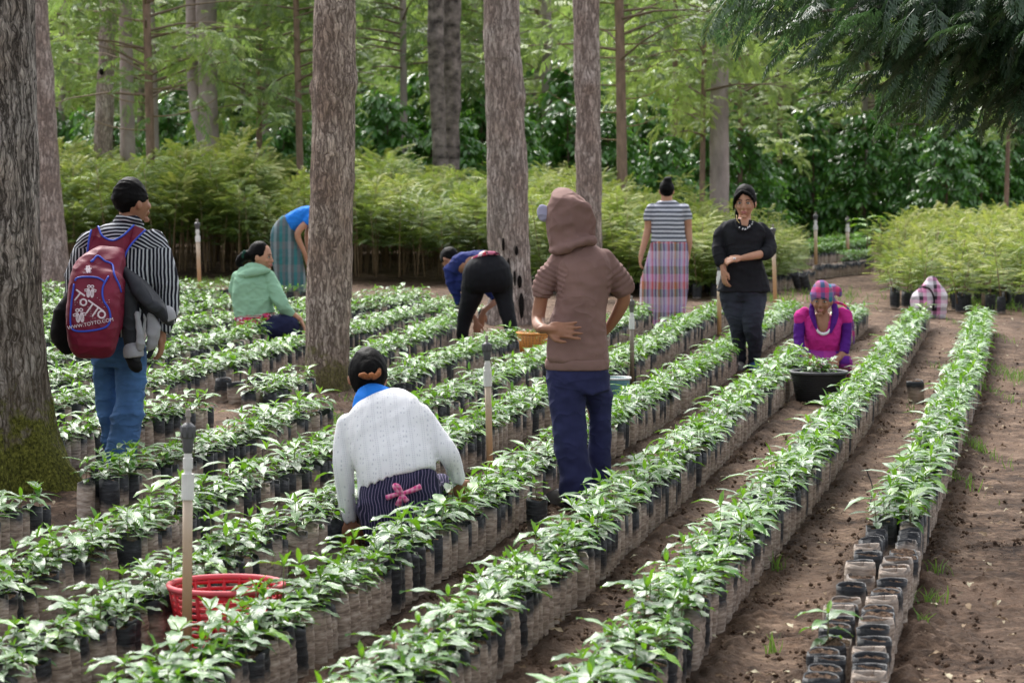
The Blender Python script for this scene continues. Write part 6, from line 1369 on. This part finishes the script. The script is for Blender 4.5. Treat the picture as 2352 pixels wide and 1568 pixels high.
# ------------------------------------------------------------------ baskets, buckets, stakes
def basket(name, label, cat, px, py, r, h, col, ribs=22, bands=9, taper=0.76, rimr=0.012, floor=True, solidwall=False, rimcol=None):
    q = G(px, py); t = thing(name, label, cat, q, 0); mt = plain(name + '_plastic', col, 0.5, 0.5, 0.12, 14); rm = plain(name + '_rim', rimcol or tuple(min(1, c * 1.25 + .02) for c in col), 0.6, 0.4, 0.15, 20)
    th = np.arange(49) * 2 * PI / 48
    def circ(rr, z): return np.stack([rr * np.cos(th), rr * np.sin(th), 0 * th + z], -1)
    put('rim', tube(circ(r, h), rimr, 10, cap=False), rm, t)
    if solidwall:
        zs = np.linspace(0.0, h, 10); W = [circ(r * (taper + (1 - taper) * z / h) - 0.004, z)[:-1] for z in zs]; I = [circ(r * (taper + (1 - taper) * z / h) - 0.010, z)[:-1] for z in zs[::-1]]
        g = loft(np.array(W + I), cap=True); put('wall', g, mt, t)
        for z in np.linspace(h * .15, h * .9, 7): pass
        gs = [tube(circ(r * (taper + (1 - taper) * z / h) - 0.003, z), 0.003, 6, cap=False) for z in np.linspace(h * .12, h * .92, 12)]
        put('ridge', join(gs), mt, t)
    else:
        for z in np.linspace(h * .05, h * .93, bands):
            rr = r * (taper + (1 - taper) * z / h) - 0.004; A = circ(rr + .0015, z - h * .026); B = circ(rr + .002, z + h * .026); C = circ(rr - .0025, z + h * .026); Dd = circ(rr - .003, z - h * .026)
            g = loft(np.array([A, B, C, Dd, A])[:, :-1], cap=False); put('band', g, mt, t)
        for i in range(ribs):
            a = i * 2 * PI / ribs; d = np.array([math.cos(a), math.sin(a), 0]); g = tube([d * r * taper + [0, 0, 0.0], d * (r - .004) + [0, 0, h]], .0065, 4); put('rib', g, mt, t)
    put('base', Geo(circ(r * taper - .004, .006)[:-1], list(range(48)), [48]), mt, t); return t, q
basket('red_basket', 'red slatted plastic basket standing between the rows behind the nearest white stake', 'basket', 520, 1497, 0.196, 0.232, (0.56, 0.010, 0.022), 22, 10, 0.78, 0.010, rimcol=(0.66, 0.10, 0.12))
yt, yq = basket('yellow_basket', 'orange-yellow woven plastic basket beside the hooded boy\'s elbow', 'basket', 1224, 812, 0.15, 0.19, (0.62, 0.27, 0.055), 26, 12, 0.72, 0.011)
kt, kq = basket('black_bucket', 'round black plastic tub full of seedlings in front of the crouching magenta woman', 'bucket', 1880, 922, 0.205, 0.215, (0.012, 0.012, 0.014), solidwall=True, taper=0.80, rimr=0.012, rimcol=(0.07, 0.07, 0.075))
basket('blue_bucket', 'pale turquoise tub with a white rim just right of the hooded boy', 'bucket', 1412, 918, 0.115, 0.16, (0.16, 0.36, 0.42), solidwall=True, taper=0.85, rimr=0.009, rimcol=(0.75, 0.77, 0.76))
def loose_seedling(x, y, z, label, group, sc=1.0):
    pi = random.randrange(len(PLANTS)); t = thing('coffee_seedling', label, 'seedling', (x, y, z), random.uniform(0, 6.28), group); t.scale = (sc,) * 3
    b = random.choice([4, 9, 6]); link('bag', BAGS[b][0], t); link('soil', BAGS[b][1], t); H, lean, lv = PLANTS[pi]; link('stem', STEMM[pi], t).location = (0, 0, .16)
    for o in lv: link('leaf', LEAFM[o[0]][random.randrange(4)], t).matrix_basis = Matrix.Translation((0, 0, .16)) @ Matrix(leaf_matrix(o).tolist())
for i in range(9):
    a = i * 2.4; rr_ = 0.108 * math.sqrt((i + .5) / 9); loose_seedling(kq[0] + rr_ * math.cos(a), kq[1] + rr_ * math.sin(a), 0.055, 'coffee seedling standing in the black tub before the magenta woman', 'seedlings in the black tub', 0.88)
for i in range(3): loose_seedling(yq[0] - .05 + .06 * i, yq[1] + (.04 if i % 2 else -.03), 0.02, 'coffee seedling standing in the orange-yellow basket', 'seedlings in the yellow basket', 0.8)
loose_seedling(G(1108, 770)[0], G(1108, 770)[1], 0.12, 'seedling held between the hands of the woman bending in leggings', None, 0.8)

M['pvc'] = None
def pvc_mat(base, stain, h):
    m = NT('pvc_pipe'); v = m.coord(); z = m.sep(v)[2]; n = m.noise(v, 9, 4)
    f_ = m.ramp(m.math('ADD', m.math('DIVIDE', z, h), m.math('MULTIPLY', m.math('SUBTRACT', n, .5), .35)), [(0.25, 1.0), (0.95, 0.0)])
    c = m.mix(f_, base, stain); c = m.mix(m.ramp(m.noise(v, 40, 4), [(.62, 0), (.75, .5)]), c, (0.22, 0.17, 0.12)); m.color(c); m.rough(0.5, 0.4); return m.m
def stake(px, py, top, w, label, base=(0.62, 0.58, 0.50), stain=(0.55, 0.33, 0.18), head=(0.085, 0.087, 0.092), tx=0):
    q = G(px, py); u = q[1] / F; h = (D(px, top, q[1]))[2]; r = w * u / 2; t = thing('sprinkler_stake', label, 'sprinkler', q, 0); lean = tx * u
    hh_ = h; hd = min(0.14, h * .17); m = pvc_mat(base, stain, h); hm = plain('sprinkler_plastic', head, .45, .5, .2, 30); wm = plain('white_fitting', (0.74, 0.73, 0.70), .5, .4, .08)
    def P(z): return (lean * z / h, 0, z)
    z1 = h - hd; cz = z1 - .17 * min(1, h)
    put('pipe', tube([P(-.03), P(h * .5), P(cz)], [r] * 3, 16), m, t)
    put('coupling', tube([P(cz - .01), P(cz + .075)], [r * 1.28] * 2, 16), wm, t, smooth=False); put('riser', tube([P(cz + .07), P(z1)], [r * .80] * 2, 16), wm, t, smooth=False); put('collar', tube([P(z1 - .055), P(z1 - .02)], [r * 1.0] * 2, 14), wm, t, smooth=False)
    put('sprinkler_body', tube([P(z1 - .004), P(z1 + .002), P(z1 + .040), P(z1 + .044), P(z1 + .050), P(z1 + .084), P(z1 + .090), P(z1 + .096)], [r * .8, r * 1.0, r * 1.22, r * 1.22, r * 1.45, r * 1.45, r * 1.1, r * .6], 14), hm, t, smooth=False)
    for i in range(8):
        a = i * PI / 4; c = np.array(P(z1 + .067)); put('grip', tube([c + [r * 1.45 * math.cos(a), r * 1.45 * math.sin(a), -.018], c + [r * 1.45 * math.cos(a), r * 1.45 * math.sin(a), .018]], r * .14, 5), hm, t)
    put('nozzle', tube([P(z1 + .09), P(z1 + .112), P(z1 + .118), P(h)], [r * .40, r * .42, r * .62, r * .45], 10), plain('nozzle', (0.30, 0.27, 0.24), .6), t, smooth=False)
stake(429, 1538, 940, 23, 'thick white sprinkler stake in the foreground in front of the red basket', tx=8)
stake(1126, 1100, 770, 15, 'sprinkler stake with pale wooden pipe between the white cardigan and the hooded boy', tx=-8, stain=(0.60, 0.38, 0.22))
stake(1452, 893, 680, 10, 'dirty grey sprinkler stake just right of the hooded boy', (0.30, 0.26, 0.22), (0.20, 0.15, 0.11), (0.12, 0.11, 0.10), tx=-2)
stake(459, 676, 503, 9, 'white and orange stake in front of the dark gap under the left hedge', tx=-5, stain=(0.62, 0.38, 0.20))
stake(1652, 770, 590, 10, 'orange-stained stake half hidden by the arm of the woman in black', tx=-1, stain=(0.66, 0.40, 0.20))
stake(1781, 700, 515, 9, 'pale stake just right of the woman in black', tx=-7, stain=(0.66, 0.42, 0.22))
stake(1874, 616, 487, 8, 'distant stake before the small seedling beds, left of two', tx=-2, stain=(0.66, 0.44, 0.24))
stake(1947, 600, 497, 8, 'distant stake before the small seedling beds, right of two', tx=-1, base=(0.7, 0.68, 0.62))
q = G(2258, 712); t = thing('wooden_peg', 'small wooden peg at the far end of the rightmost row', 'peg', q, 0); put('peg', tube([(0, 0, -.05), (0, 0, .22)], .022, 8), M['twig'], t)

# plaid bundle at the end of the second row
q = G(2134, 728); t = thing('plaid_bundle', 'pink, black and white plaid bundle resting at the far end of the second row', 'bundle', q, 0); u = q[1] / F
M['plaid'] = cells_mat('pink_black_white_plaid', [(0.75, 0.70, 0.74), (0.03, 0.025, 0.03), (0.70, 0.25, 0.45), (0.75, 0.70, 0.74)], .17, [(0.78, 0.74, 0.78), (0.70, 0.30, 0.5), (0.05, 0.04, 0.05)], .13)
put('cloth', folds(solid([tube([(-.06, 0, .06), (-.05, 0, .20), (0, 0, .32)], [.13, .15, .11], 16, m=4, round_ends=True), tube([(.10, 0, .05), (.10, 0, .25), (.02, 0, .40)], [.09, .10, .07], 14, m=4, round_ends=True)], .010, 4), .016, 13, (1, 1, 1), 5), M['plaid'], t)
put('strap', tube([(-.10, -.10, .36), (-.02, -.17, .33), (.03, -.16, .22), (.02, -.15, .08)], [.012] * 4, 8, m=4), M['black_cloth'], t)

# loose irrigation hose between the second and the rightmost row, a stick in the path
q = G(2100, 1170); t = thing('hose', 'thin black irrigation hose lying in loops on the path beside the second row', 'hose', q, 0)
hp_ = [(1990, 1078), (2004, 1120), (2000, 1165), (2030, 1185), (2075, 1186), (2110, 1172), (2118, 1160), (2090, 1150), (2040, 1140), (2060, 1128), (2120, 1148), (2150, 1150)]
P = [G(x, y, .012 if i > 1 else .16 - .08 * i) - q for i, (x, y) in enumerate(hp_)]; put('tube', tube(P, .0032, 6, m=6), M['black_cloth'], t)
q = G(1312, 1407); t = thing('stick', 'thin bare stick lying on the path in front of the second row', 'stick', q, 0); put('wood', tube([G(1268, 1424, .01) - q, G(1310, 1404, .014) - q, G(1390, 1398, .01) - q], [.006, .005, .003], 6, m=4), M['twig'], t)
# small beds of seedlings and bags far off on the right
lo_b, lo_p = mid_b[:3], mid_p[:5]; gs = []
for x0, y0, x1, y1, n_, dens_, green in ((1835, 612, 1990, 590, 3, .13, True), (1830, 598, 1980, 575, 3, .13, True), (1940, 628, 2000, 618, 2, .13, True), (1600, 668, 1700, 660, 2, .13, False), (1750, 672, 1860, 655, 3, .13, False), (1880, 640, 1995, 628, 3, .13, False)):
    a, b = G(x0, y0)[:2], G(x1, y1)[:2]; ln = np.linalg.norm(b - a); m_ = int(ln / dens_); t_ = np.linspace(0, 1, m_)
    for r_ in range(n_):
        p = a + (b - a) * t_[:, None] + np.array([0, .13 * r_]) + rng.normal(0, .012, (m_, 2)); P = np.column_stack([p, np.zeros(m_)])
        gs.append(stamp(lo_b[r_ % 3], mats44(P, rng.uniform(0, 6, m_), scale=rng.uniform(1.0, 1.25, m_))))
        if green: gs.append(stamp(lo_p[r_], mats44(P + [0, 0, .18], rng.uniform(0, 6, m_), scale=rng.uniform(1.1, 1.6, m_)), rng.uniform(-.1, .2, m_)))
put('far_beds', join(gs), [M['bag'], M['potsoil'], M['stem'], M['leaf']], kind='stuff')['label'] = 'small far beds of seedlings and bags beyond the woman in magenta'
for px, py in ((1838, 668), (1850, 670), (1856, 673)):
    q = G(px, py); t = thing('nursery_bag', 'empty black bag leaning in the small group left of the headscarf', 'nursery bag', q, 0, 'black bags leaning behind the headscarf'); t.rotation_euler = (0.15, random.uniform(-.25, .1), 0); link('bag', BAGS[9][0], t).scale = (1.2, 1.2, 1.5)
# big pale leaves of a young plant beyond the far beds
q = G(1990, 605); t = thing('broad_leaf_plant', 'young plant with large pale broad leaves beyond the far seedling beds', 'plant', q, 0)
put('stem', tube([(0, 0, 0), (.02, 0, .5), (0, 0, .85)], [.015, .012, .008], 6), M['stem'], t)
bigleaf = leaf_geo(0.42, 0.24, 0.5, .01, 6, .15, 4)
for i, (a, z) in enumerate(((0.2, .85), (PI - .3, .80), (PI / 2 + .8, .7), (-.9, .6), (PI + .9, .55), (.7, .45))): put('leaf', bigleaf.tint(.9), M['leaf'], t).matrix_basis = Matrix.Translation((0, 0, z)) @ Matrix.Rotation(a, 4, 'Z') @ Matrix.Rotation(-.1, 4, 'Y')
